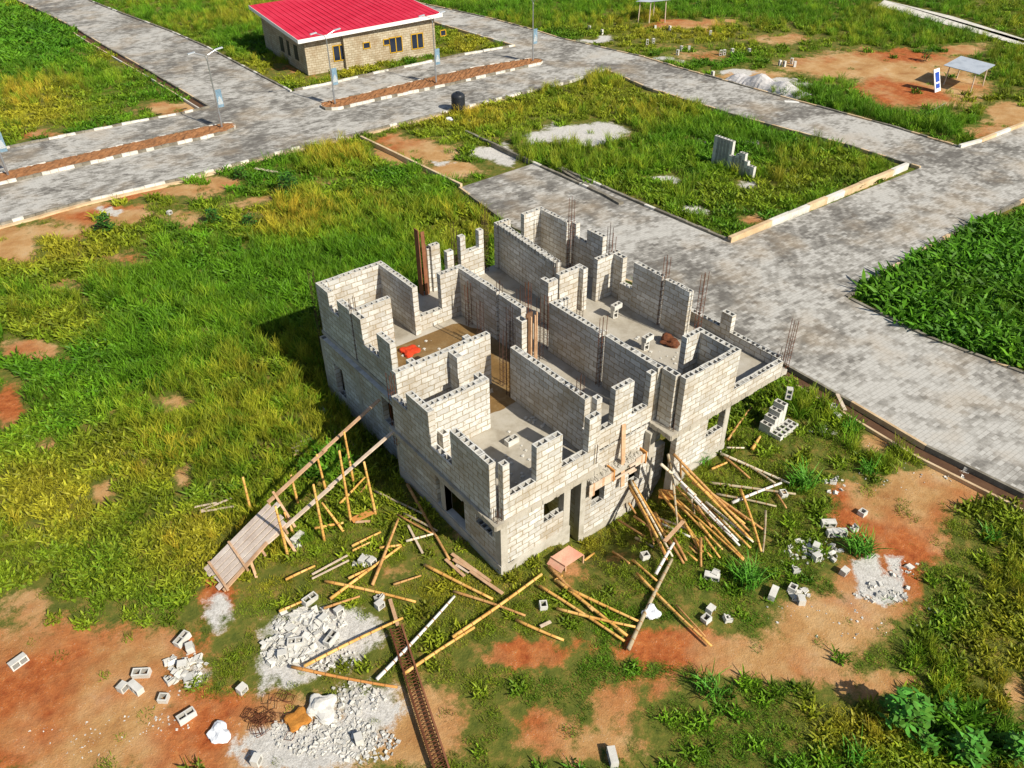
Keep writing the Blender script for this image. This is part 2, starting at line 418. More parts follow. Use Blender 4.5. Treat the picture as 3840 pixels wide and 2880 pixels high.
# ------------------------------------------------------------------ ground
RZ = .12
BARE = [  # image-space centre and radii (2212-wide overview) of bare soil as it lies in the plot, strength
    (120, 1510, 340, 190, 1), (330, 1400, 150, 50, .75), (100, 1360, 130, 60, .6), (520, 1600, 360, 120, 1), (470, 1290, 60, 60, .8), (900, 1570, 110, 110, .9), (60, 1300, 70, 40, .7),
    (1130, 1420, 115, 36, 1), (1250, 1400, 60, 25, .6), (1460, 1400, 150, 48, 1), (1640, 1420, 160, 50, 1), (1790, 1350, 140, 80, 1), (1900, 1260, 110, 90, 1.1), (1950, 1170, 110, 60, 1),
    (2020, 1050, 130, 45, 1.2), (1960, 1090, 110, 60, 1), (1900, 960, 40, 30, .8), (1330, 1520, 70, 60, .75), (1260, 1610, 200, 45, .75), (1180, 1560, 90, 50, .7), (1900, 1480, 130, 35, .8), (2190, 1500, 40, 60, .7), (1420, 1490, 110, 25, .7),
    (1750, 1450, 120, 40, .8), (1230, 1230, 60, 40, .6), (1000, 1150, 40, 40, .55), (850, 1240, 60, 25, .55), (1850, 1120, 60, 60, .75), (1830, 1060, 60, 30, .7), (1340, 1200, 45, 20, .5),
    (60, 760, 70, 32, .95), (20, 880, 45, 60, .8), (20, 530, 70, 45, 1), (220, 465, 150, 26, .95), (340, 415, 150, 18, .9), (480, 395, 60, 16, .8), (400, 470, 60, 30, .6), (520, 450, 60, 25, .55),
    (120, 500, 120, 20, .7), (260, 560, 100, 20, .5), (370, 870, 60, 25, .6), (450, 720, 30, 20, .5), (740, 860, 30, 20, .5), (230, 1060, 40, 30, .7), (110, 960, 40, 20, .6), (400, 1030, 30, 40, .7),
    (560, 430, 60, 14, .6), (700, 395, 60, 14, .5), (900, 330, 110, 30, .9), (980, 370, 70, 20, .9), (850, 300, 60, 14, .8),
    (1900, 140, 200, 36, 1.1), (1990, 190, 150, 50, 1.1), (1500, 52, 110, 12, 1), (1680, 85, 110, 18, .6), (1780, 140, 110, 22, .9), (1620, 165, 110, 18, .8), (1520, 120, 100, 14, .5), (2080, 110, 60, 14, .9),
    (370, 235, 90, 20, .85), (90, 290, 80, 12, .6), (430, 160, 60, 14, .4), (620, 150, 60, 14, .5), (700, 170, 80, 10, .5), (1640, 470, 40, 14, .7), (2180, 245, 60, 30, 1), (2130, 280, 60, 20, .7),
    (1450, 100, 160, 14, .4), (150, 620, 60, 20, .5)]
GRAV = [(700, 1370, 150, 70, 1), (620, 1440, 90, 50, .9), (640, 1620, 190, 60, 1), (790, 1530, 110, 70, .8), (470, 1320, 50, 60, .8), (730, 1600, 110, 60, .9), (420, 1460, 60, 40, .6), (560, 1500, 60, 20, .5),
        (1910, 1275, 70, 34, 1.2), (1870, 1225, 50, 26, 1), (1930, 1210, 40, 30, .8), (1260, 287, 95, 26, 1.1), (1170, 300, 60, 14, .8), (1060, 328, 60, 20, .9), (1090, 345, 40, 14, .9), (1440, 385, 42, 14, 1), (1500, 455, 38, 12, 1), (1610, 400, 40, 12, .6),
        (1290, 88, 50, 8, .9), (1400, 152, 70, 10, .5), (1660, 182, 140, 9, .9), (1590, 155, 60, 7, .8), (2110, 1020, 60, 20, .8), (2160, 1070, 40, 16, .8), (1440, 130, 60, 7, .7), (960, 350, 50, 12, .7),
        (330, 1330, 60, 20, .5), (240, 455, 50, 8, .7)]
DRY = [(430, 1180, 140, 90, .9), (200, 560, 220, 60, .7), (600, 470, 160, 60, .6), (820, 430, 90, 40, .8), (120, 1080, 160, 90, .8), (300, 1000, 150, 70, .6), (600, 150, 140, 40, 1), (760, 140, 130, 26, 1),
       (1000, 90, 70, 26, .8), (1000, 250, 110, 26, .9), (1830, 1560, 150, 70, 1), (1600, 420, 150, 50, .6), (60, 240, 120, 70, .5), (250, 120, 60, 40, .7), (130, 700, 150, 60, .7), (1450, 75, 220, 40, .5), (1250, 1180, 60, 60, .6),
       (900, 820, 60, 40, .3), (740, 350, 120, 40, .5), (560, 1240, 120, 60, .6), (1000, 1270, 140, 40, .5), (2150, 1420, 80, 150, .5)]
TALL = [(560, 720, 250, 100, 1), (420, 800, 170, 100, .9), (650, 870, 200, 110, 1), (500, 950, 160, 90, .85), (760, 480, 210, 60, .9), (900, 560, 140, 60, 1), (700, 580, 200, 60, .9), (330, 620, 170, 50, .7), (700, 345, 110, 36, .9), (800, 330, 60, 20, .7),
        (250, 720, 90, 40, .6), (330, 900, 90, 50, .5), (1210, 345, 150, 45, 1.1), (1420, 285, 110, 40, .8), (1360, 330, 110, 50, .8), (1540, 290, 140, 36, .9), (1690, 325, 150, 28, .7), (1300, 172, 80, 24, 1.2), (1180, 190, 60, 22, .9), (1480, 240, 90, 22, .8),
        (1640, 375, 80, 25, .5), (1880, 245, 200, 40, 1.1), (1790, 215, 140, 30, .9), (2010, 275, 130, 26, 1), (1280, 25, 330, 34, 1.1), (1700, 28, 260, 36, 1.1), (2020, 60, 230, 50, 1.1), (2150, 140, 80, 50, 1), (1100, 15, 120, 18, .9),
        (450, 30, 170, 40, 1.1), (350, 50, 110, 36, .9), (510, 80, 60, 30, .9), (130, 170, 140, 40, .7), (50, 210, 70, 30, .6), (750, 700, 90, 60, .9), (1200, 760, 60, 20, 0), (730, 950, 60, 80, .8), (690, 780, 40, 120, 1), (1560, 690, 60, 20, .5), (1500, 660, 40, 14, .6),
        (1100, 520, 60, 30, .7), (1050, 470, 40, 20, .5), (2040, 200, 60, 20, .6)]
BUSH = [(50, 80, 110, 66, 1.2), (2090, 610, 230, 130, 1.3), (2190, 720, 120, 90, 1), (1960, 680, 110, 50, .7), (2100, 1590, 200, 90, .55), (400, 1200, 40, 30, .2), (700, 1010, 90, 60, .5), (1880, 600, 40, 20, .6), (600, 900, 60, 40, .35), (1820, 1600, 200, 60, .3)]


def blobs(L, PX, PY, pw=1.6):
    r = np.zeros(PX.shape)
    for cx, cy, rx, ry, s in L:
        d = ((PX - cx) / rx) ** 2 + ((PY - cy) / ry) ** 2
        r = np.maximum(r, s * np.clip(1.35 - d ** .5, 0, 1))
    return np.clip(r, 0, 1.2)


def vnoise(X, Y, s, seed=0):         # smooth value noise
    g = np.random.default_rng(seed).random((64, 64)); x = X / s; y = Y / s
    i = np.floor(x).astype(int); j = np.floor(y).astype(int); u = x - i; v = y - j
    u = u * u * (3 - 2 * u); v = v * v * (3 - 2 * v)
    f = lambda a, b_: g[a % 64, b_ % 64]
    return (f(i, j) * (1 - u) + f(i + 1, j) * u) * (1 - v) + (f(i, j + 1) * (1 - u) + f(i + 1, j + 1) * u) * v


def zones(X, Y):
    p = proj(np.stack([X, Y, hgt(X, Y)], -1)) / 1.736
    PX, PY = p[..., 0], p[..., 1]
    q = (np.stack([X, Y, 0 * X], -1) - CAM) @ M.T
    back = q[..., 2] < 3
    PX = np.where(back, 9999, PX) + (vnoise(X, Y, 1.3, 5) - .5) * 26; PY = np.where(back, 9999, PY) + (vnoise(X, Y, 1.3, 6) - .5) * 18
    return [blobs(L, PX, PY) for L in (BARE, GRAV, DRY, TALL, BUSH)]


def make_ground():
    xs = np.arange(-70, 131, .5); ys = np.arange(-32, 131, .5)
    X, Y = np.meshgrid(xs, ys); Z = hgt(X, Y) + (vnoise(X, Y, 2.2, 1) - .5) * .07 + (vnoise(X, Y, .9, 2) - .5) * .05
    b, g, *_ = zones(X, Y)
    # the outer ring runs far out so that no edge of the land shows
    XX = X.copy(); YY = Y.copy()
    XX[:, 0] = -900; XX[:, -1] = 900; YY[0, :] = -900; YY[-1, :] = 900
    nx, ny = len(xs), len(ys)
    me = D.meshes.new('ground'); i = np.arange(nx * ny).reshape(ny, nx)
    q = np.stack([i[:-1, :-1], i[:-1, 1:], i[1:, 1:], i[1:, :-1]], -1).reshape(-1, 4)
    me.vertices.add(nx * ny); me.vertices.foreach_set('co', np.stack([XX, YY, Z], -1).astype(np.float32).ravel())
    me.loops.add(q.size); me.loops.foreach_set('vertex_index', q.ravel().astype(np.int32))
    me.polygons.add(len(q)); me.polygons.foreach_set('loop_start', np.arange(0, q.size, 4, dtype=np.int32))
    me.polygons.foreach_set('use_smooth', [True] * len(q))
    a = me.attributes.new('zone', 'FLOAT_COLOR', 'POINT')
    a.data.foreach_set('color', np.stack([b, g, 0 * b, 0 * b + 1], -1).astype(np.float32).ravel())
    me.materials.append(MT['ground']); me.update(); me.validate()
    tag(link('ground', me), kind='structure')
make_ground()


def sheet(name, pts, z, mat):
    m = MB(); m.face([(p[0], p[1], z) for p in pts])
    return tag(m.build(name, mat), kind='structure')


def pl(c, *pts, z=RZ): return [at(c, *p, z) for p in pts]


def ext(a, b, d):                    # point d metres past b on the line a-b
    v = (b - a); v.z = 0; v.normalize(); return b + v * d


near = pl('f1', (0, 1450), (510, 1310), (1200, 1150), (1880, 965)) + pl('b', (650, 915), (1330, 745), (1480, 708), (1900, 605), (2212, 530))
near = [ext(near[1], near[0], 70)] + near
cornE = at('h', 215, 330, RZ)        # corner of the middle plot where the avenue meets the next road
farL = pl('f1', (0, 975), (200, 930), (550, 860), (850, 800), (1200, 735), (1360, 697)); farL = [ext(farL[1], farL[0], 70)] + farL
farH = pl('b', (440, 590), (700, 540), (1000, 470), (1250, 420), (1500, 365), (1870, 300))
aL = pl('f1', (1360, 697), (1000, 480), (655, 285), (500, 190), (350, 110), (110, 0)); aL.append(ext(aL[-2], aL[-1], 60))
aR = pl('f1', (1880, 595), (1620, 460), (1340, 310), (1100, 205), (800, 95), (560, 0)); aR.append(ext(aR[-2], aR[-1], 60))
bL = pl('b', (1870, 300), (1600, 222), (1350, 150)); bL.append(ext(bL[-2], bL[-1], 60))
bR = [ext(at('b', 1500, 78, RZ), at('b', 1310, 35, RZ), 60)] + pl('b', (1310, 35), (1700, 120), (2000, 200)) + pl('h', (0, 185), (400, 275), (560, 325), (740, 375), (1150, 490), (1560, 600), (1910, 707))
cL = [cornE] + pl('h', (420, 420), (870, 560), (1400, 700), (1720, 800))
fs = pl('h', (1910, 707), (2010, 680), (2212, 600)); fs.append(ext(fs[0], fs[-1], 70))
dR = [at('h', 815, 1160, RZ), at('h', 400, 985, RZ), at('h', 0, 810, RZ), gp((2330, 768), RZ)] + [gp((1300 + x * .6329, 450 + y * .6329), RZ) for x, y in ((1100, 262),)]
F1 = pl('o', (2212, 430), (2060, 500), (1960, 555), (1825, 640)); F1 = [ext(F1[1], F1[0], 70)] + F1
F2 = pl('o', (1835, 648), (2000, 730), (2212, 810)); F2.append(ext(F2[0], F2[-1], 40))
dL = [ext(at('o', 2000, 968, RZ), at('o', 2212, 1072, RZ), 40)] + pl('o', (2212, 1072), (2000, 968), (1840, 873), (1690, 788)) + pl('o', (1490, 668), (1110, 490), (995, 405))
sheet('road', near + [cornE] + [bR[4], bR[3], ext(bL[1], bL[0], 0)] + farH[::-1] + farL[::-1], RZ, 'paving').name = 'avenue'
sheet('road', aL + aR[::-1], RZ + .004, 'paving')
sheet('road', bL + bR[:5][::-1][::-1][:0] + [bR[0], bR[1], bR[2], bR[3], bR[4]], RZ + .008, 'paving')
sheet('road', cL + [bR[-1]] + bR[4:-1][::-1], RZ + .012, 'paving')
crE = at('h', 1720, 800, RZ)
sheet('road', [dR[0], crE] + fs + F1, RZ + .016, 'paving')
sheet('road', dL + [dR[4], dR[3], dR[2], dR[1], dR[0], F1[-1]] + F2, RZ + .02, 'paving')
wr = pl('o', (1895, 12), (2050, 55), (2212, 100), (2212, 84), (2060, 36), (1910, 0), z=.05)
wr[2:4] = [ext(wr[1], wr[2], 40), ext(wr[4], wr[3], 40)]
sheet('path', wr, .06, 'kerb_white')
PAVED = [near + [cornE] + bR[3:5][::-1] + farH[::-1] + farL[::-1], aL + aR[::-1], bL + bR[:5], cL + bR[4:][::-1], [dR[0], crE] + fs + F1, dL + dR[::-1] + [F1[-1]] + F2, wr]


def kerb(pts, h, wd, z0=0., mats=('kerb_white', 'kerb_dark'), prob=.5, L=.62, side=1, name='kerb', gap=.02):
    m = MB(); k = 0
    for a, b in zip(pts, pts[1:]):
        a = Vector((a[0], a[1], 0)); b = Vector((b[0], b[1], 0)); d = b - a; ln = d.length
        if ln < .05: continue
        d.normalize(); nn = Vector((-d.y, d.x, 0)) * side; n = max(1, round(min(ln, 90) / L)); s = min(ln, 90) / n
        for i in range(n):
            c = a + d * (s * (i + .5)); k += 1
            top = h + random.uniform(-.02, .02)
            m.obox(c + nn * wd / 2 + Vector((0, 0, (z0 + top) / 2)), d * (s / 2 - gap / 2), nn * wd / 2 * random.uniform(.93, 1), Vector((0, 0, (top - z0) / 2)), 0 if random.random() < prob else 1)
    return tag(m.build(name, list(mats)), kind='structure')


kerb(near + [cornE], .21, .16, 0, ('kerb_white', 'kerb_dark'), .35, side=-1)
off = [Vector((p.x, p.y - .17, 0)) for p in near[:-1]]
kerb(off, .085, .3, -.1, ('kerb_tan', 'kerb_tan'), 1, 2.5, side=-1, gap=0)
kerb(farL, .24, .17, 0, ('kerb_white', 'kerb_dark'), .5)
kerb(farH, .26, .2, 0, ('kerb_white', 'kerb_dark'), .62, .7)
kerb(aR, .24, .16, 0, ('kerb_dark', 'kerb_white'), .8, side=-1)
kerb(bL, .26, .16, 0, ('kerb_tan', 'kerb_white'), .6, side=1)
kerb(bR, .22, .16, 0, ('kerb_tan', 'kerb_dark'), .6)
kerb(cL, .22, .16, 0, ('kerb_tan', 'kerb_dark'), .55, side=-1)
kerb(fs, .34, .22, 0, ('kerb_tan', 'kerb_white'), .5, 1.8, side=1, gap=0)
kerb([dR[0], at('h', 1660, 802, RZ)], .42, .26, 0, ('kerb_white', 'kerb_tan'), .7, 1.6, side=1, gap=0)
lk = [gp((1300 + x * .6329, 450 + y * .6329), RZ) for x, y in ((1100, 262), (700, 75))]
kerb(dR + lk[1:], .27, .18, 0, ('kerb_dark', 'kerb_white'), .85, .75, side=-1)
kerb(F1, .20, .16, 0, ('kerb_tan', 'kerb_dark'), .5)
kerb(F2, .20, .16, 0, ('kerb_dark', 'kerb_tan'), .7)


def drain(line, side, wd, zt_in, zt_out, name='drain'):
    # open drain beside a paved edge: tall inner wall against the paving, low outer wall, muddy floor
    kerb(line, zt_in, .12, -.25, ('kerb_tan', 'kerb_dark'), .25, 3., side=side, name='drain_wall', gap=0)
    o1 = []
    for k, p in enumerate(line):
        a = line[max(k - 1, 0)]; b_ = line[min(k + 1, len(line) - 1)]; d = (b_ - a); d.z = 0; d.normalize()
        o1.append(p + Vector((-d.y, d.x, 0)) * side * wd)
    kerb(o1, zt_out, .1, -.25, ('kerb_tan', 'kerb_white'), .85, 2.5, side=side, name='drain_wall', gap=0)
    m = MB()
    for k in range(len(line) - 1):
        m.face([(line[k].x, line[k].y, .07), (line[k + 1].x, line[k + 1].y, .07), (o1[k + 1].x, o1[k + 1].y, .07), (o1[k].x, o1[k].y, .07)])
    tag(m.build(name, 'drain_mud'), kind='structure')
    return o1


DR1 = drain(dL[:5], 1, .62, .3, .13)
kerb(dL[4:], .19, .14, 0, ('kerb_tan', 'kerb_dark'), .5, 1.2, side=1)
DR2 = drain(aL[:4], 1, .7, .26, .2)
kerb(aL[3:], .24, .16, 0, ('kerb_dark', 'kerb_tan'), .6, side=1)


def island(nearp, farp, name='median'):
    pts = [Vector((p.x, p.y, 0)) for p in nearp + farp]
    m = MB(); n = len(pts); cx = sum((p for p in pts), Vector()) / n
    N, Fp = nearp, farp[::-1]
    # lumpy soil strip between the two kerbs
    def along(L, t):
        ds = [0]
        for a, b in zip(L, L[1:]): ds.append(ds[-1] + (b - a).length)
        s = t * ds[-1]
        for k in range(len(L) - 1):
            if s <= ds[k + 1] + 1e-6: return L[k].lerp(L[k + 1], (s - ds[k]) / max(ds[k + 1] - ds[k], 1e-6))
        return L[-1]
    ln = (N[-1] - N[0]).length; nu = int(ln / .18); nv = 9; rows = []
    for i in range(nu + 1):
        a = along(N, i / nu); b = along(Fp, i / nu); rw = []
        for j in range(nv + 1):
            p = a.lerp(b, j / nv); e = math.sin(math.pi * j / nv) ** .6
            rw.append((p.x, p.y, .26 + e * random.uniform(.0, .17)))
        rows.append(rw)
    for i in range(nu):
        for j in range(nv): m.face([rows[i][j], rows[i + 1][j], rows[i + 1][j + 1], rows[i][j + 1]])
    tag(m.build('median_soil', 'soil_heap'), kind='structure')
    ring = [Vector((p.x, p.y, 0)) for p in nearp + farp]; ring.append(ring[0])
    kerb(ring, .30, .15, .1, ('kerb_white', 'kerb_dark'), .55, .5, side=1, name='median_kerb')


i1n = pl('f1', (0, 1200), (740, 1030), (1300, 905), (1480, 862), (1522, 842)); i1n = [ext(i1n[1], i1n[0], 25)] + i1n
i1f = pl('f1', (1528, 822), (1505, 808), (1455, 808), (1300, 838), (800, 950), (300, 1065), (0, 1135)); i1f.append(ext(i1f[-2], i1f[-1], 25))
island(i1n, i1f)
i2n = pl('b', (612, 700), (640, 716), (720, 714), (1000, 648), (1450, 553), (1900, 448), (2035, 418))
i2f = pl('b', (2050, 405), (2030, 392), (1960, 388), (1600, 445), (1300, 515), (900, 612), (680, 662), (630, 678))
island(i2n, i2f)
ISL = [[(p.x, p.y) for p in i1n + i1f], [(p.x, p.y) for p in i2n + i2f]]

# ------------------------------------------------------------------ unfinished block house
S0, TP, CO = 2.30, 4.43, .213


def wallmesh(m, p0, p1, th, z0, z1, cells=True, rnd=random):
    """block wall from p0 to p1, thickness th to the left of that direction; hollow cells on top"""
    p0 = Vector((p0[0], p0[1], 0)); p1 = Vector((p1[0], p1[1], 0)); d = p1 - p0; L = d.length; d.normalize()
    nn = Vector((-d.y, d.x, 0)); u0 = p0.dot(d)
    P = lambda u, w_, z: p0 + d * u + nn * w_ + Vector((0, 0, z))
    vz = lambda z: z - S0
    m.face([P(0, 0, z0), P(L, 0, z0), P(L, 0, z1), P(0, 0, z1)], [(u0, vz(z0)), (u0 + L, vz(z0)), (u0 + L, vz(z1)), (u0, vz(z1))])
    m.face([P(L, th, z0), P(0, th, z0), P(0, th, z1), P(L, th, z1)], [(u0 + L + .1, vz(z0)), (u0 + .1, vz(z0)), (u0 + .1, vz(z1)), (u0 + L + .1, vz(z1))])
    for u, a, b in ((0, th, 0), (L, 0, th)):
        m.face([P(u, a, z0), P(u, b, z0), P(u, b, z1), P(u, a, z1)], [(.25, vz(z0)), (.46, vz(z0)), (.46, vz(z1)), (.25, vz(z1))])
    m.face([P(0, th, z0), P(L, th, z0), P(L, 0, z0), P(0, 0, z0)], [(.3, .1)] * 4, 1)
    if not cells:
        m.face([P(0, 0, z1), P(L, 0, z1), P(L, th, z1), P(0, th, z1)], [(.3, .1)] * 4, 1); return m
    wl = .038; dep = .19
    nb = max(1, round(L / .48)); bl = L / nb
    if L < .36: nb = 1; bl = L
    for k in range(nb):
        a = k * bl; e = a + bl; j = .012 if nb > 1 else 0
        dz = rnd.uniform(-.014, .012); zt = z1 + (dz if nb > 1 else 0)
        ncell = 2 if bl > .36 else 1
        cw = (bl - 2 * j - wl * (ncell + 1)) / ncell
        br = [a]; holes = []
        x = a + j + wl
        for q in range(ncell):
            br += [x, x + cw]; holes.append((x, x + cw)); x += cw + wl
        br.append(e); ys = [0, wl, th - wl, th]
        for i in range(len(br) - 1):
            for q in range(3):
                h = (br[i], br[i + 1]) in holes and q == 1
                A, B, C_, D_ = br[i], br[i + 1], ys[q], ys[q + 1]
                if h:
                    tx = .016; zb = zt - (dep if rnd.random() > .14 else .02)
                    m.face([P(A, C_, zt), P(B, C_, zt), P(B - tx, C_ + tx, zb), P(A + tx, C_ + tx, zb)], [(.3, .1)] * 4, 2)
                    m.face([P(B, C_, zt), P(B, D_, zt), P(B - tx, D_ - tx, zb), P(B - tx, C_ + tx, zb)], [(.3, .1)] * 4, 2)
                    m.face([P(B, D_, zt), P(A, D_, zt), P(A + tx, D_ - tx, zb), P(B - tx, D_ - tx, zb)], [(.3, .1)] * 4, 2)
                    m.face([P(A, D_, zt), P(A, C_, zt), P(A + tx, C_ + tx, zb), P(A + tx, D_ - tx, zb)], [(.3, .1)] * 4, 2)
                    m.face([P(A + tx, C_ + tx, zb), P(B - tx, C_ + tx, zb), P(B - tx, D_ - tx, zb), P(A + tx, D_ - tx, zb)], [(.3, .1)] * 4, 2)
                else:
                    m.face([P(A, C_, zt), P(B, C_, zt), P(B, D_, zt), P(A, D_, zt)], [(.3, .1)] * 4, 1)
        # the block's own rim above or below the course line
        for (w_, s_) in ((0, 1), (th, -1)):
            q = [P(a, w_, z1 - .001), P(e, w_, z1 - .001), P(e, w_, zt), P(a, w_, zt)]
            m.face(q if s_ > 0 else q[::-1], [(.3, .1)] * 4, 1)
    return m


WM = ['blockwork', 'block_grey', 'block_inner']
HOUSE = empty('unfinished_house', (6, 6, 0), 'roofless two storey house of bare grey hollow blocks with rebar standing in the wall gaps', 'house')
T = .235


def uwall(x, y0, y1, z1=TP, z0=S0, th=T, name='block_wall'):      # wall along y, from x to x+th
    m = MB(); wallmesh(m, (x + th, y0), (x + th, y1), th, z0, z1); return m.build(name, WM, HOUSE)


def vwall(y, x0, x1, z1=TP, z0=S0, th=T, name='block_wall'):      # wall along x, from y to y+th
    m = MB(); wallmesh(m, (x0, y), (x1, y), th, z0, z1); return m.build(name, WM, HOUSE)


k = lambda n: S0 + n * CO
# west wing
uwall(1.02, 11.9, 12.65); vwall(12.65, 1.02, 3.9); uwall(1.02, 11.2, 11.9, k(6.6)); uwall(1.02, 10.25, 11.2)
uwall(1.02, 9.46, 10.09); vwall(10.09, 1.27, 2.65); uwall(1.02, 8.35, 9.46, k(5)); uwall(1.02, 7.47, 8.35); uwall(1.02, 6.12, 7.47, k(2))
uwall(3.66, 10.22, 12.65); vwall(10.4, 3.9, 5.04, k(3)); vwall(10.4, 5.04, 5.92)
uwall(5.92, 7.98, 10.64); uwall(5.92, 6.5, 7.84, TP - .02); uwall(5.47, 5.9, 6.25, TP - .1)
vwall(5.87, .27, 4.06); uwall(2.31, 5.36, 5.87); uwall(.95, 6.11, 6.34); uwall(3.2, 6.11, 6.34)
uwall(0, 3.6, 4.85, TP - .05); uwall(0, 4.85, 5.83, k(6.5)); vwall(3.88, .24, 2.52, TP - .09); uwall(2.28, 4.12, 4.4, TP - .09)
uwall(.46, 3.6, 3.87, k(4.5)); uwall(0, 2.44, 3.6, k(3.5)); uwall(0, .53, 2.44)
uwall(.26, .24, .46); vwall(.24, .5, 1.48, k(4)); vwall(.24, 1.48, 2.46); vwall(.24, 2.46, 3.52, k(4)); vwall(.24, 3.52, 3.99)
# stair bay and corridor
uwall(4.07, 1.06, 4.78); vwall(.82, 4.35, 4.57); vwall(.82, 4.57, 5.14, k(3.6)); vwall(.82, 5.14, 5.96); vwall(.82, 5.96, 6.72, k(3.6)); vwall(.82, 6.72, 6.97, TP - .12)
vwall(.82, 3.99, 4.35, k(5))
uwall(7.02, .82, 3.3); uwall(6.98, 3.52, 6.2)
vwall(7.6, 8.14, 8.62, TP - .23); uwall(8.14, 7.84, 8.08, TP - .23)
vwall(7.78, 8.86, 9.9, TP - .23); uwall(9.9, 7.55, 8.05, TP - .23); vwall(6.98, 7.98, 8.75, k(6))
m = MB(); wallmesh(m, (9.12, 8.3), (9.52, 12.55), -.235, S0, TP); m.f = [f[::-1] for f in m.f]; m.uv = [u[::-1] if u else u for u in m.uv]; m.build('block_wall', WM, HOUSE)
vwall(12.58, 9.46, 10.2); vwall(12.58, 10.2, 10.95, k(3)); vwall(12.58, 10.95, 12.1); uwall(11.87, 10.8, 12.58)
uwall(12.1, 10.46, 10.72); uwall(12.1, 9.76, 10.46, k(7)); uwall(12.1, 8.8, 9.76); uwall(12.1, 7.98, 8.8, k(4.5))
vwall(7.75, 10.85, 12.1, TP - .2); uwall(11.72, 7.2, 7.75, TP - .2); uwall(11.6, 6.42, 7.2, k(4)); uwall(11.53, 4.94, 6.42); uwall(11.47, 3.48, 4.72)
uwall(12.76, 2.86, 6.4, k(2.1)); uwall(12.76, 2.36, 2.86, k(5.3)); uwall(12.72, .1, 2.36, k(2.1)); vwall(-.14, 9.95, 12.72, k(2.1))
vwall(-.15, 7.26, 9.95); uwall(9.72, .09, 1.42); vwall(1.42, 9.05, 9.95); uwall(7.14, .17, .75)
# far side
vwall(12.62, 6.1, 6.52); vwall(12.5, 6.78, 7.1, TP - .45); vwall(12.55, 7.5, 7.76); vwall(12.55, 7.76, 8.46, k(6.4)); vwall(12.55, 8.46, 8.7)

# slabs
m = MB()
for x0, x1, y0, y1 in ((-.07, 4.12, .2, 6.08), (.98, 13.0, 6.08, 12.95), (4.12, 6.9, 1.06, 6.08), (6.9, 13.0, -.17, 6.08)):
    m.box(x0, x1, y0, y1, 2.14, 2.30)
# broken, dribbled concrete edges along the fronts
for a, b_, ax in (((-.07, .2), (4.12, .2), 0), ((-.07, .2), (-.07, 6.08), 1), ((6.9, -.17), (13., -.17), 0), ((6.9, -.17), (6.9, .8), 1)):
    n = int((Vector(b_) - Vector(a)).length / .11)
    for i in range(n):
        p = Vector(a).lerp(Vector(b_), (i + .5) / n); r = random.uniform(.01, .035); zz = random.uniform(.0, .04)
        m.obox((p.x, p.y, 2.215 - zz / 2), (.055 if ax == 0 else r, 0, 0), (0, r if ax == 0 else .055, 0), (0, 0, .082 + zz / 2))
m.build('floor_slab', 'slab_concrete', HOUSE)
m = MB()   # thin sheet of muddy water on the floor of the far room
for cx, cy, rx, ry in ((3.5, 8.1, 3.2, 2.6), (2.6, 7.0, 2.2, 1.2), (5.0, 7.4, .9, 1.6), (4.6, 5.2, .7, 1.1), (3.4, 4.9, .9, .5)):
    ring = []
    for i in range(30):
        t = 2 * math.pi * i / 30; q = 1 + .12 * math.sin(3 * t + cx) + .07 * math.sin(7 * t)
        x = min(max(cx + rx * q * math.cos(t), 1.28), 5.9); y = min(max(cy + ry * q * math.sin(t), 4.2), 10.05)
        ring.append((x, y, 2.304 + .0012 * len(m.f)))
    m.face(ring)
m.build('muddy_floor', 'muddy_floor', HOUSE)


def openwall(name, axis, c, a0, a1, z0, z1, th, ops, mat=WM):
    """lower wall with openings (a, b, za, zb); axis 'x': runs along x at y=c..c+th ; axis 'y': along y at x=c..c+th"""
    m = MB(); br = sorted({a0, a1, *[o[0] for o in ops], *[o[1] for o in ops]})
    for a, b in zip(br, br[1:]):
        zs = [(z0, z1)]
        for o in ops:
            if o[0] < (a + b) / 2 < o[1]:
                n2 = []
                for q in zs:
                    if o[2] > q[0]: n2.append((q[0], min(q[1], o[2])))
                    if o[3] < q[1]: n2.append((max(q[0], o[3]), q[1]))
                zs = n2
        for q in zs:
            if q[1] - q[0] < .01: continue
            sill = any(o[0] < (a + b) / 2 < o[1] and abs(q[1] - o[2]) < .02 and o[2] != .45 for o in ops)
            if axis == 'x': wallmesh(m, (a, c), (b, c), th, q[0], q[1], sill)
            else: wallmesh(m, (c + th, a), (c + th, b), th, q[0], q[1], sill)
    return m.build(name, mat, HOUSE)


def gy(c, x, y, X): return onpl(c, x, y, 0, X)


openwall('block_wall', 'x', .24, .38, 2.87, .42, 2.14, T, [(1.79, 2.68, 1.23, 2.14)])
openwall('block_wall', 'y', .14, .5, 6.05, .42, 2.14, T, [(.66, 1.5, 1.36, 2.14), (2.12, 3.2, .45, 2.0), (3.47, 3.72, .45, 2.0), (4.95, 5.9, 1.83, 2.0)])
openwall('block_wall', 'y', .80, 6.05, 12.7, -.8, 2.14, T, [(11.2, 11.9, -.05, 1.38), (7.1, 8.15, .85, 1.95)])
openwall('block_wall', 'x', .57, 3.85, 7.55, -.9, 1.2, T, [(4.14, 4.72, .2, 1.2), (5.84, 6.4, .15, 1.2)])
vwall(.82, 4.14, 7.55, k(3.6) - .85, 1.2).name = 'block_wall'
openwall('block_wall', 'x', -.15, 7.24, 9.72, .4, 2.14, T, [(8.8, 9.7, 1.22, 2.14)])
openwall('block_wall', 'y', 3.66, .82, 4.2, -1.3, 2.14, T, [])
openwall('block_wall', 'y', 12.0, 4.3, 12.6, 0, 2.14, T, [(6, 7.2, 1, 2.14), (10, 11, 1, 2.14)])
openwall('block_wall', 'x', 12.6, 1.04, 12.0, -.5, 2.14, T, [(3, 4.2, 1, 2.14), (8, 9, .2, 2.14)])
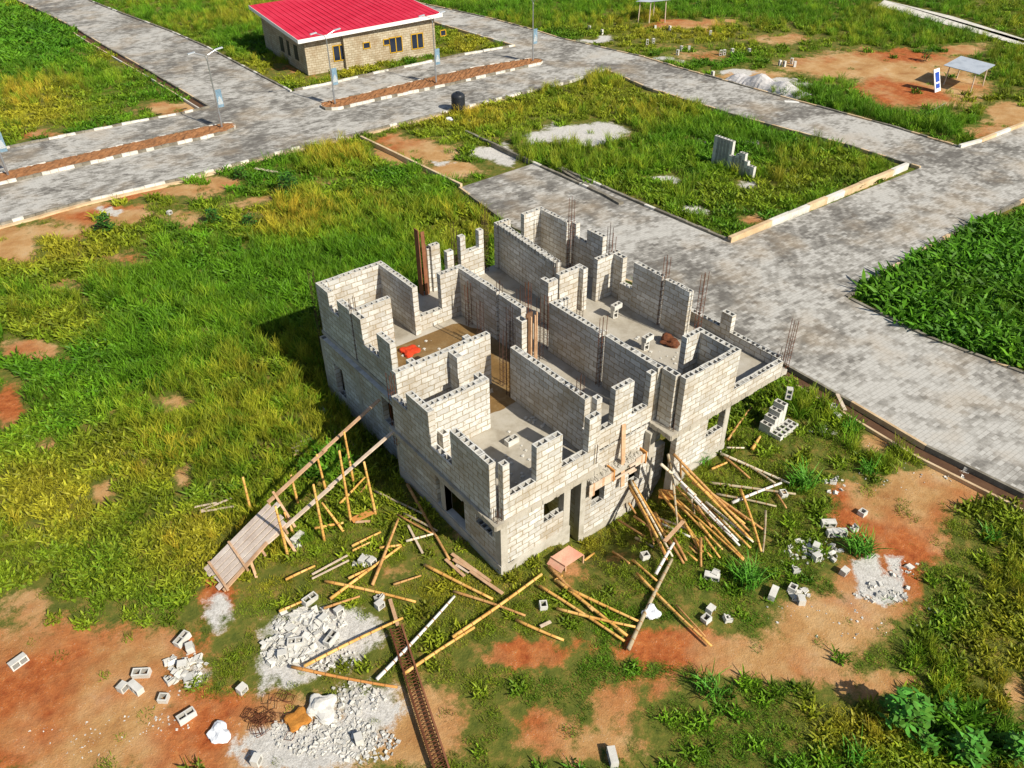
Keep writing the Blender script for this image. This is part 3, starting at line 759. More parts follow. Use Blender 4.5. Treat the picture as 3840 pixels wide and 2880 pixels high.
# plinths, cast columns and lintels
m = MB(); m.box(.1, .62, .21, .5, -.3, .42); m.box(.38, 2.89, .215, .5, -.3, .42); m.box(.105, .4, .5, 6.05, -.4, .42); m.build('plinth', 'concrete', HOUSE)
m = MB(); m.box(3.63, 7.5, .54, .85, -1.7, -.88); m.box(7.22, 9.97, -.18, .12, -1.4, .4); m.build('plinth', 'concrete', HOUSE)
m = MB(); m.box(.765, 1.08, 6.05, 12.72, -1.5, -.78); m.build('plinth', 'concrete', HOUSE)
for x0, x1, y0, y1, z0, z1 in ((.13, .38, .23, .5, .42, 2.14), (3.62, 3.85, .55, .82, -1.0, 2.14), (9.72, 9.95, -.16, .1, -.3, 2.14), (.13, .385, 3.2, 3.42, .45, 2.0),
                               (.13, .385, 5.96, 6.13, -.3, 2.14), (.79, 1.05, 12.55, 12.8, -1.2, 2.14), (.79, 1.04, 9.75, 10.05, -1.2, 2.14), (6.72, 6.98, .55, .81, -1.3, 2.0), (2.6, 2.86, .232, .475, .42, 2.14)):
    m = MB(); m.box(x0, x1, y0, y1, z0, z1); m.build('concrete_column', 'concrete', HOUSE)
m = MB(); m.box(-.02, .14, 2.0, 3.3, 1.93, 2.13)
m.build('lintel', 'concrete', HOUSE)
m = MB(); m.box(4.0, 6.35, .44, .82, 1.2, 1.4)       # rough lintel over the stair bay windows
for i in range(150):
    x = random.uniform(4.0, 6.35); r = random.uniform(.012, .04); m.obox((x, random.uniform(.46, .8), 1.4 + r * .3), (r, r * .4, 0), (-r * .3, r, 0), (0, r * .3, r * .8))
m.build('lintel', 'concrete', HOUSE)
m = MB()       # shuttering boards still nailed to that lintel
for x0, x1, mi in ((3.86, 4.02, 0), (4.02, 4.1, 1), (4.1, 4.42, 0), (4.42, 4.52, 1), (4.52, 4.82, 0), (4.82, 4.92, 1), (5.95, 6.2, 0), (6.2, 6.28, 1), (6.28, 6.4, 0)):
    m.box(x0, x1, .405, .435 + (.01 if mi else 0), 1.08 if x0 > 4.05 else .9, 1.42, mi)
m.box(4.93, 4.98, .40, .75, 1.0, 1.5, 2); m.box(6.4, 6.45, .38, .7, 1.0, 1.5, 2); m.box(5.0, 5.9, .38, .42, 1.05, 1.12, 0); m.box(5.6, 5.95, .33, .40, 1.3, 1.35, 0); m.box(5.6, 5.95, .33, .40, .98, 1.03, 0)
m.build('shuttering', ['timber_pale', 'timber', 'timber_orange'], HOUSE)
m = MB(); m.plank(onpl('R1', 822, 300, 1, .79), onpl('R1', 812, 790, 1, .36), .17, .04, side=(1, 0, 0)); m.build('prop_board', 'timber', HOUSE)


def cage(x, y, z0, z1, s=.085, n=4, mat='rebar_dark', tilt=(0, 0), pitch=.2):
    m = MB(); zt = []
    for sx, sy in ((-1, -1), (1, -1), (1, 1), (-1, 1)):
        t = z1 + random.uniform(-.14, .1); zt.append(t)
        m.tube([(x + sx * s, y + sy * s, z0), (x + sx * s + tilt[0] + random.uniform(-.02, .02), y + sy * s + tilt[1], t)], .011, 5)
    z = z0 + .08
    while z < min(zt) - (.1 if z1 - z0 < 1.5 else .55):
        f = (z - z0) / (z1 - z0); c = Vector((x + tilt[0] * f, y + tilt[1] * f, z)); q = s + .012
        m.tube([c + Vector((a * q, b * q, 0)) for a, b in ((-1, -1), (1, -1), (1, 1), (-1, 1), (-1, -1))], .007, 4, cap=False); z += pitch
    return m.build('rebar_cage', mat, HOUSE)


for a in ((.13, .36, 2.3, 2.75), (.95, 13.0, .9, 4.9), (1.13, 10.17, 2.3, 5.0), (.12, 5.98, 1.5, 4.5), (6.02, 7.91, 2.3, 4.9), (5.55, 6.7, 2.3, 4.6), (5.1, 7.9, 2.3, 4.4), (4.35, 5.55, 2.3, 4.5), (4.15, 4.92, 2.3, 4.1),
          (5.75, 9.6, 2.3, 4.2), (7.0, 3.41, 2.3, 5.1), (3.4, .42, 2.3, 3.1), (4.26, 1.5, 3.9, 5.0), (7.1, 6.4, 2.3, 4.6), (7.3, 7.8, 2.3, 4.5), (6.4, 6.0, 2.3, 4.9), (6.5, 7.3, 2.3, 4.7),
          (9.0, 8.12, 2.3, 4.7), (11.95, 10.6, 2.3, 5.6), (11.7, 8.0, 3.0, 5.4), (11.85, 7.98, 2.3, 4.9), (11.62, 4.83, 2.3, 5.3), (11.6, 3.0, 2.3, 5.4), (9.15, 13.0, 2.3, 5.2), (8.9, 12.75, 2.3, 4.9), (7.3, 12.7, 2.3, 5.0),
          (7.2, .05, 2.3, 2.95), (10.15, .25, 2.3, 2.85), (13.05, -.05, 2.3, 4.3), (12.9, 0.12, 2.3, 3.1), (.6, .9, 2.3, 3.2), (8.62, 6.3, 2.3, 4.3)):
    cage(*a, mat='rust' if random.random() < .4 else 'rebar_dark')
m = MB(); p = onpl('s2', 195, 215, 1, .15); q = onpl('s2', 175, 440, 1, .15); m.tube([q, p], .014, 5); m.build('rebar_rod', 'rebar_dark', HOUSE)
# loose timber column moulds that are still fixed to their columns
m = MB()
m.plank((5.83, 5.93, 2.3), (5.83, 5.93, 4.55), .05, .3, side=(0, 1, 0), mi=1)
for x in (5.74, 5.92, 6.0): m.box(x, x + .05, 5.72, 5.77, 2.3, 4.5 + (x > 5.95) * .1, 0)
m.build('column_mould', ['timber', 'timber_dark'], HOUSE)
a = at('R5', 195, 640, S0); z = zat(a.x, a.y, px('R5', 175, 125)[1])
m = MB(); m.box(a.x - .14, a.x - .10, a.y - .1, a.y + .2, 2.3, z, 0); m.box(a.x - .02, a.x + .14, a.y - .12, a.y - .08, 2.3, z - .1, 0); m.box(a.x + .16, a.x + .2, a.y - .1, a.y + .2, 2.3, z - .7, 1)
m.build('column_mould', ['timber_red', 'timber_dark'], HOUSE)
cage(a.x + .05, a.y + .1, 2.3, z - .6)
uwall(a.x + .28, a.y + .0, a.y + .24, 4.3, 2.3)
vwall(a.y + .02, a.x + .52, a.x + .75, 4.0, 2.3)

# ------------------------------------------------------------------ loose things on the plot


def bamboo(p, q, r=.042, mat='bamboo_gold', bend=.05, name='bamboo_pole', parent=None):
    p, q = Vector(p), Vector(q); d = q - p; L = d.length
    sd = d.cross(Vector((0, 0, 1))).normalized() * random.uniform(-bend, bend) * L * .25 + Vector((0, 0, random.uniform(0, bend) * L * .06))
    m = MB(); n = max(4, int(L / .32)); pts, rr = [], []
    for i in range(n + 1):
        f = i / n; pts.append(p + d * f + sd * math.sin(math.pi * f)); rr.append(r * (1 - .28 * f))
    m.tube(pts, rr, 7)
    for i in range(1, n):                       # swollen dark joints
        t = (pts[min(i + 1, n)] - pts[i - 1]).normalized() * .016
        m.tube([pts[i] - t, pts[i] - t * .2, pts[i] + t * .2, pts[i] + t], [rr[i], rr[i] * 1.17, rr[i] * 1.17, rr[i]], 7, 1, False)
    return m.build(name, [mat, 'bamboo_node'], parent, True)


def G0(c, x, y, up=.06):
    p = at(c, x, y); return at(c, x, y, p.z + up)


def pole(c, x1, y1, x2, y2, mat, label, r=.042, z1=.1, z2=.1, group='bamboo poles strewn around the house', cat='bamboo pole'):
    o = bamboo(G0(c, x1, y1, max(z1, .1) + .03), G0(c, x2, y2, max(z2, .1) + .03), r * 1.12, mat)
    return tag(o, label, cat, group)


def board(c, x1, y1, x2, y2, mat, label, wd=.1, th=.03, z1=.05, z2=.05, group='boards lying around the house'):
    m = MB(); m.plank(G0(c, x1, y1, z1 + .08), G0(c, x2, y2, z2 + .08), wd * 1.15, th)
    return tag(m.build('timber_board', mat), label, 'board', group)


g, br_, pa, gr = 'bamboo_gold', 'bamboo_brown', 'bamboo_pale', 'bamboo_grey'
for a in (
    ('rp', 820, 1490, 1065, 1375, g, 'short golden bamboo pole in the grass right of the ramp foot'),
    ('rp', 1540, 1535, 1755, 985, br_, 'brown bamboo pole standing out across the golden pole beside the small rubble pile', .05, .07, .25),
    ('rp', 1190, 1650, 1780, 1210, g, 'thick golden bamboo pole running from the gravel patch past the small rubble pile', .05, .07, .08),
    ('rp', 1340, 1480, 1545, 1385, g, 'short golden bamboo pole lying below the small rubble pile'),
    ('bm', 925, 65, 1680, 237, g, 'long golden bamboo pole lying across another pole above the gravel patch', .048, .1, .1),
    ('rp', 1820, 1170, 2045, 1110, pa, 'pale straight bamboo pole in the grass facing the house doorway'),
    ('rp', 1830, 700, 2180, 1325, br_, 'long bent brown bamboo pole parallel to the shaded left wall', .05, .08, .08),
    ('rp', 1170, 100, 1445, 465, gr, 'weathered grey pole in the shade behind the ramp rails', .04),
    ('rp', 1560, 755, 1975, 950, gr, 'weathered grey pole ending at the long bent brown pole', .04),
    ('rp', 1800, 940, 2080, 1085, gr, 'weathered grey pole crossing under the long bent brown pole', .042),
    ('rp', 1750, 950, 2040, 1110, br_, 'brown pole beside the grey pole that crosses the long bent one', .035),
    ('rp', 1715, 1530, 1945, 1455, br_, 'thin brown pole lying alone in the grass midway to the house corner', .034),
    ('rp', 1370, 1212, 1610, 1095, g, 'golden pole in the grass right of the ramp posts'),
    ('rp', 1375, 1250, 1520, 1180, g, 'shorter golden pole just under the golden pole right of the ramp posts', .035),
    ('rp', 1060, 1065, 1300, 1018, g, 'golden bamboo pole lying at the feet of the ramp posts', .05),
    ('rp', 1270, 860, 1478, 640, g, 'golden pole slanting in tall grass between the ramp rails', .042, .1, .3),
    ('rp', 1440, 775, 1502, 690, br_, 'short brown pole in tall grass between the ramp rails', .035),
    ('rp', 1600, 1225, 1780, 1203, g, 'short golden pole touching the standing brown pole'),
    ('mm', 155, 285, 592, 505, g, 'long golden bamboo pole in grass left of the house corner', .05),
    ('mm', 340, 455, 800, 610, br_, 'brown bamboo pole passing under the long golden diagonal pole', .042),
    ('mm', 335, 748, 905, 345, g, 'long golden diagonal bamboo pole in front of the house corner', .052, .1, .16),
    ('mm', 20, 985, 475, 685, g, 'golden bamboo pole that runs under the meshed steel beam', .05),
    ('bm', 1355, 880, 2000, 190, 'bamboo_white', 'whitewashed pole crossing the meshed steel beam', .05, .06, .1),
    ('mm', 740, 637, 1045, 767, g, 'bent golden bamboo pole at the edge of the bare path', .045),
    ('mm', 950, 295, 1235, 580, br_, 'golden brown pole starting beside the pink tray', .05, .1, .12),
    ('mm', 1000, 385, 1450, 738, g, 'upper thick golden pole of the bundle below the pink tray', .052, .1, .14),
    ('mm', 1080, 440, 1535, 652, g, 'golden pole leading from the pink tray bundle towards the white bag', .046, .16, .08),
    ('mm', 890, 420, 1432, 772, g, 'long golden pole forming the left edge of the bundle below the pink tray', .046),
    ('mm', 1000, 565, 1502, 682, g, 'golden pole lying flat across the bundle below the pink tray', .044, .08, .2),
    ('mm', 990, 387, 1238, 212, g, 'golden pole lying along the edge of the pink tray', .046, .1, .12),
    ('mm', 1457, 825, 1735, 250, gr, 'thick brown grey log lying by the white bag', .06, .07, .12),
    ('mm', 1485, 255, 1640, 388, g, 'short golden pole right of the pink tray', .042),
    ('mm', 1510, 340, 1988, 805, g, 'long golden pole pointing down to the bare path on the right', .044, .12, .06),
    ('mm', 1760, 540, 1950, 745, br_, 'thin brown stick beside the long golden pole by the bare path', .026),
    ('mm', 1360, 205, 1462, 276, br_, 'short brown pole above the white block in grass', .042),
    ('mm', 1632, 345, 1748, 145, 'bamboo_white', 'white plastic looking pole at the lower edge of the heap', .05, .08, .5),
    ('bm', 545, 315, 730, 235, g, 'short golden pole left of the gravel patch'),
    ('bm', 915, 290, 1215, 190, br_, 'brown pole at the upper edge of the gravel patch', .04),
    ('bm', 752, 770, 1572, 370, g, 'golden bamboo pole lying across the gravel patch', .048, .06, .1),
    ('bm', 650, 775, 1527, 945, 'timber_orange', 'orange brown bamboo pole lying below the gravel patch', .045, .06, .07),
    ('rr', 615, 360, 742, 182, br_, 'brown pole in the grass under the balcony', .042),
    ('rr', 748, 408, 790, 340, g, 'short thick golden pole left of the block stack', .06),
    ('rr', 610, 400, 705, 401, pa, 'short pale pole lying level by the house corner column', .035),
    ('rr', 580, 432, 950, 592, pa, 'long pale pole running from the house corner into tall grass', .052, .1, .06),
    ('rr', 600, 452, 735, 565, br_, 'brown pole under the long pale pole by the house corner', .042),
    ('rr', 690, 472, 872, 592, gr, 'grey pole below the long pale pole by the house corner', .045),
    ('rr', 530, 515, 612, 480, g, 'short golden pole at the foot of the right wall', .042),
    ('rr', 640, 697, 905, 590, 'bamboo_white', 'whitish pole lying across a grey pole beside a lone block', .052, .08, .14),
    ('rr', 520, 590, 982, 650, gr, 'long grey brown pole ending behind a lone block', .048),
    ('rr', 555, 650, 878, 716, gr, 'grey pole half hidden in grass below the whitish pole', .04),
    ('rr', 685, 625, 797, 960, g, 'golden pole lying apart right of the heap', .045, .25, .06),
    ('rr', 820, 740, 805, 962, gr, 'thin grey pole next to the golden pole right of the heap', .036),
    ('rr', 790, 78, 962, 110, g, 'golden pole near the drain beyond the balcony', .04),
    ('rr', 880, 650, 932, 726, br_, 'short brown pole below the lone block', .036),
):
    c, x1, y1, x2, y2, mt, lb = a[:7]; rest = a[7:]
    pole(c, x1, y1, x2, y2, mt, lb, *(rest if rest else ()))
for i, a in enumerate((('rp', 1040, 1447, 1340, 1285, 'timber_pale', 'upper of two parallel white laths in the grass', .05), ('rp', 1040, 1482, 1345, 1330, 'timber_pale', 'lower of two parallel white laths in the grass', .045),
    ('rp', 1835, 1037, 1957, 1270, 'timber_pale', 'thin pale lath lying over the pale pole near the doorway', .06), ('rp', 1370, 1000, 1552, 918, 'timber_orange', 'wide orange board lying between the ramp posts', .22),
    ('rp', 1400, 1012, 1522, 1005, 'timber', 'narrow brown board under the wide orange board', .07), ('rp', 65, 888, 250, 852, 'timber_pale', 'left stick of the little bundle in the grass left of the ramp', .05),
    ('rp', 110, 920, 370, 815, 'timber_pale', 'longest stick of the little bundle left of the ramp', .05), ('rp', 120, 927, 390, 882, 'timber_pale', 'lowest stick of the little bundle left of the ramp', .05),
    ('rp', 855, 372, 1240, 262, 'timber_pale', 'top board of the pale board pile behind the ramp', .09), ('rp', 870, 402, 1250, 290, 'timber_pale', 'second board from the top of the pale board pile', .09),
    ('rp', 880, 432, 1260, 318, 'timber_pale', 'third board from the top of the pale board pile', .1), ('rp', 885, 458, 1200, 372, 'timber', 'bottom brownish board of the pale board pile', .1),
    ('mm', 330, 215, 575, 392, 'timber', 'upper brown board beside the house corner', .1), ('mm', 340, 250, 655, 470, 'timber', 'long brown board beside the house corner', .1),
    ('mm', 290, 250, 410, 358, 'timber', 'short brown board at the end of the bent brown pole', .09), ('mm', 358, 285, 440, 332, 'timber_pale', 'small pale board beside the house corner boards', .1),
    ('bm', 1465, 215, 1530, 432, 'timber', 'brown plank leading up from the meshed steel beam', .09), ('f1', 1650, 1090, 1810, 1118, 'timber_pale', 'pale plank lying near the avenue kerb', .2),
    ('mm', 895, 680, 962, 648, 'timber_pale', 'small pale stick beside the bent golden pole', .08), ('h', 1070, 483, 1140, 487, 'white_paint', 'white board lying on the far road edge', .35),
    ('h', 1740, 550, 1840, 490, 'timber_pale', 'pale stick in the grass below the shelter', .1), ('r2', 930, 58, 992, 185, 'timber_pale', 'plank bridging the drain beside the road', .12, .03, .22, .22))):
    board(*a)

# the dense heap against the right side of the house
HP = ((330, 360, 1.0, 705, 845, g), (345, 378, .9, 640, 800, g), (385, 370, 1.05, 782, 785, g), (455, 425, .85, 930, 860, g), (340, 172, 1.35, 590, 395, pa), (430, 240, 1.25, 892, 722, 'bamboo_white'),
      (480, 320, 1.0, 902, 755, 'bamboo_white'), (450, 332, .95, 935, 852, g), (490, 200, 1.2, 995, 720, g), (430, 100, 1.5, 970, 650, br_), (640, 340, .6, 1088, 652, br_), (560, 300, .8, 955, 572, g),
      (392, 105, 1.6, 442, 330, gr), (480, 145, 1.3, 482, 265, br_), (108, 300, 1.3, 378, 820, g), (120, 286, 1.35, 422, 832, pa), (132, 290, 1.3, 402, 742, g), (112, 335, 1.15, 388, 862, br_),
      (250, 535, .45, 542, 640, pa), (270, 515, .5, 622, 800, br_), (290, 560, .4, 602, 812, g), (300, 580, .4, 545, 690, 'bamboo_white'), (150, 545, .35, 330, 680, br_), (330, 650, .3, 598, 862, g),
      (400, 720, .25, 502, 882, br_), (430, 700, .3, 522, 862, br_), (35, 570, .15, 265, 715, br_), (160, 700, .1, 282, 762, gr), (110, 450, .6, 172, 545, br_), (625, 700, .25, 627, 905, br_),
      (650, 690, .25, 762, 842, g), (760, 560, .3, 980, 772, g), (780, 572, .3, 948, 745, pa), (600, 470, .6, 705, 625, br_), (420, 240, 1.2, 460, 620, gr), (500, 570, .4, 600, 760, g), (230, 500, .4, 290, 745, br_),
      (700, 400, .5, 940, 600, g), (520, 350, .9, 760, 560, br_), (610, 590, .3, 700, 700, g), (560, 420, .7, 580, 540, gr), (300, 520, .5, 380, 700, g), (660, 440, .5, 1000, 730, pa), (350, 640, .35, 470, 700, g))
names = {g: 'golden', pa: 'pale', br_: 'brown', gr: 'grey weathered', 'bamboo_white': 'white'}
for x1, y1, z1, x2, y2, mt in HP:
    o = bamboo(G0('hp', x1, y1, z1), G0('hp', x2, y2, .08), random.uniform(.04, .055), mt, .04)
    tag(o, '%s bamboo pole in the dense heap by the right wall' % names[mt], 'bamboo pole', '%s poles of the bamboo heap' % names[mt])
m = MB(); m.plank(G0('hp', 365, 725, .5), G0('hp', 500, 580, .55), .12, .04); tag(m.build('timber_board', 'timber'), 'short brown timber lying crosswise on the bamboo heap', 'board')
a, b_, c_ = G0('hp', 330, 352, .9), G0('hp', 448, 360, .9), G0('hp', 440, 425, .9)
m = MB(); m.obox((a + c_) / 2, (b_ - a) / 2, (c_ - b_) / 2, (0, 0, .02)); tag(m.build('shuttering_board', 'timber_orange'), 'tan plywood board lying on the bamboo heap near the wall', 'board')

# ramp of boards on bamboo posts, with two long rails up to the slab
lo1, lo2 = G0('rp', 150, 1385, .12), G0('rp', 280, 1570, .12)
hi1, hi2 = at('rp', 690, 835, 1.15), at('rp', 815, 1040, 1.1)
RAMP = empty('timber_ramp', ((lo1.x + lo2.x) / 2, (lo1.y + lo2.y) / 2, 0), 'plank ramp on bamboo posts with two long rails rising to the house', 'ramp')
for i in range(5):
    f0, f1_ = i / 5 + .012, (i + 1) / 5 - .012
    p0, p1 = lo1.lerp(lo2, (f0 + f1_) / 2), hi1.lerp(hi2, (f0 + f1_) / 2); d = p1 - p0
    p0 = p0 - d * random.uniform(-.03, .05); p1 = p1 + d * random.uniform(-.05, .12)
    m = MB(); m.plank(p0, p1, (lo2 - lo1).length / 5 - .035, .035, side=lo2 - lo1); m.build('deck_board', 'timber_deck', RAMP)
for f in (.06, .36, .62, .97):
    m = MB(); m.plank(lo1.lerp(hi1, f) + Vector((0, 0, .04 if f in (.06, .36) else -.05)), lo2.lerp(hi2, f) + (lo2 - lo1) * .25 + Vector((0, 0, .04 if f in (.06, .36) else -.05)), .07, .05); m.build('cross_batten', 'timber', RAMP)
r1a, r1b = lo1.lerp(hi1, .97), at('rp', 1600, 0, 2.33); r2a, r2b = lo2.lerp(hi2, .72), at('rp', 1715, 265, 2.2)
for p, q, mt in ((r1a, r1b, 'timber'), (r2a, r2b, 'timber_pale')):
    m = MB(); q1 = p.lerp(q, .47); m.plank(p, q1 + (q - p) * .03, .13, .05); m.plank(q1 + Vector((0, 0, .045)), q + Vector((0, 0, .02)), .11, .05); m.build('rail', mt, RAMP)
m = MB(); m.plank(lo2.lerp(hi2, .02) + (lo2 - lo1) * .12, r2a + Vector((0, 0, .02)), .12, .05); m.build('rail', 'timber', RAMP)
for xt, yt, xb, yb in ((465, 640, 535, 935), (1078, 450, 1160, 765), (865, 622, 920, 850), (1305, 262, 1385, 690), (1265, 420, 1362, 1012), (1470, 512, 1570, 955), (1050, 700, 1142, 1170), (735, 880, 840, 1300), (810, 930, 890, 1115)):
    b_ = G0('rp', xb, yb, 0); z = zat(b_.x, b_.y, px('rp', xt, yt)[1]); t_ = at('rp', xt, yt, z)
    bamboo((b_.x, b_.y, b_.z - .1), t_, .05, 'bamboo_gold', .03, 'post', RAMP)
bamboo(G0('rp', 1300, 1090, .05), at('rp', 1120, 850, .8), .05, 'bamboo_gold', .03, 'brace', RAMP)
for p, q, w_ in ((G0('rp', 905, 1265, .05), at('rp', 790, 1090, .75), .09), (G0('rp', 580, 1475, .03), at('rp', 515, 1290, .5), .08), (at('rp', 900, 1055, .7), at('rp', 715, 760, 1.3), .08)):
    m = MB(); m.plank(p, q, w_, .04); m.build('brace', 'timber', RAMP)

# pink tray on the soil at the foot of the wall
a, b_, c_ = at('R2', 275, 930, .25), at('R2', 435, 825, .3), at('R2', 565, 905, .25)
t = empty('shutter_tray', ((a.x + c_.x) / 2, (a.y + c_.y) / 2, 0), 'pink painted plywood tray lying upside down by the right wall', 'tray')
u = (b_ - a); v = (c_ - b_); m = MB(); ce = (a + c_) / 2
m.obox(ce, u / 2, v / 2, (0, 0, .02)); m.build('top_panel', 'pink_board', t)
m = MB(); m.plank(a - Vector((0, 0, .03)), a + v - Vector((0, 0, .03)), .03, .2, side=u); m.face([a, a + v, a + v - u.normalized() * .16 - Vector((0, 0, .17)), a - u.normalized() * .16 - Vector((0, 0, .17))]); m.build('side_panel', 'pink_board', t)
m = MB()
for q in (a, a + v, b_, c_): m.box(q.x - .025, q.x + .025, q.y - .025, q.y + .025, -.4, q.z - .025)
m.build('leg', 'timber', t)

# ---------- hollow blocks


def block_me(kind, seed):
    rnd = random.Random(seed); m = MB(); L, W, H = .46, .225, .2
    if kind == 'half': L = .25
    wl = .036; n = 2 if kind == 'whole' else 1; cw = (L - wl * (n + 1)) / n
    xs = [-L / 2]
    for i in range(n): xs += [-L / 2 + wl + i * (cw + wl), -L / 2 + wl + i * (cw + wl) + cw]
    xs.append(L / 2); ys = [-W / 2, -W / 2 + wl, W / 2 - wl, W / 2]
    for z, fl in ((0, True), (H, False)):
        for i in range(len(xs) - 1):
            for j in range(3):
                if j == 1 and i % 2 == 1: continue
                q = [(xs[i], ys[j], z), (xs[i + 1], ys[j], z), (xs[i + 1], ys[j + 1], z), (xs[i], ys[j + 1], z)]
                m.face(q[::-1] if fl else q)
    x, y = L / 2, W / 2
    for a, b in (((-x, -y), (x, -y)), ((x, -y), (x, y)), ((x, y), (-x, y)), ((-x, y), (-x, -y))):
        m.face([(*a, 0), (*b, 0), (*b, H), (*a, H)])
    for i in range(n):
        a, b = xs[1 + 2 * i], xs[2 + 2 * i]; c, d = ys[1], ys[2]
        for p, q in (((a, c), (b, c)), ((b, c), (b, d)), ((b, d), (a, d)), ((a, d), (a, c))):
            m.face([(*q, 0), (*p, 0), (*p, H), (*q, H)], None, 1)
    if kind == 'broken':               # a jagged lump: one end wall and part of two faces
        m = MB(); m.box(-.12, .10, -.11, -.07, 0, .2); m.box(-.12, -.08, -.07, .11, 0, .18); m.box(-.08, .05, .07, .11, 0, .12); m.box(.02, .06, -.07, .03, 0, .16)
        m.v = [tuple(c + rnd.uniform(-.018, .018) for c in p) for p in m.v]
    if kind == 'shard':
        m = MB(); m.box(-.11, .11, -.07, .07, 0, .045); m.v = [(p[0] * rnd.uniform(.6, 1.15), p[1] * rnd.uniform(.6, 1.15), p[2] + rnd.uniform(-.01, .012)) for p in m.v]
    if kind == 'solid':
        m = MB(); m.box(-.23, .23, -.11, .11, 0, .2)
    return m.mesh('hollow_block', ['block_grey', 'block_inner'])


BK = {k_: [block_me(k_, i) for i in range(4 if k_ in ('broken', 'shard') else 1)] for k_ in ('whole', 'half', 'broken', 'shard')}


def block(p, rz, pose='up', kind='whole', label=None, group=None, s=1., name='hollow_block', tilt=(0, 0)):
    o = D.objects.new(name, random.choice(BK[kind])); COL.objects.link(o); p = Vector(p)
    if pose == 'up': rot = Matrix.Rotation(rz, 4, 'Z') @ Matrix.Rotation(tilt[0], 4, 'X') @ Matrix.Rotation(tilt[1], 4, 'Y'); off = Vector((0, 0, 0))
    elif pose == 'side': rot = Matrix.Rotation(rz, 4, 'Z') @ Matrix.Rotation(R(90) + tilt[0], 4, 'X') @ Matrix.Rotation(tilt[1], 4, 'Y'); off = Vector((0, 0, .1125))
    else: rot = Matrix.Rotation(rz, 4, 'Z') @ Matrix.Rotation(R(90) + tilt[0], 4, 'Y') @ Matrix.Rotation(tilt[1], 4, 'X'); off = Vector((0, 0, .23 if kind == 'whole' else .125))
    o.matrix_world = Matrix.Translation(p + off * s) @ rot @ Matrix.Scale(s, 4)
    return tag(o, label, 'concrete block', group)


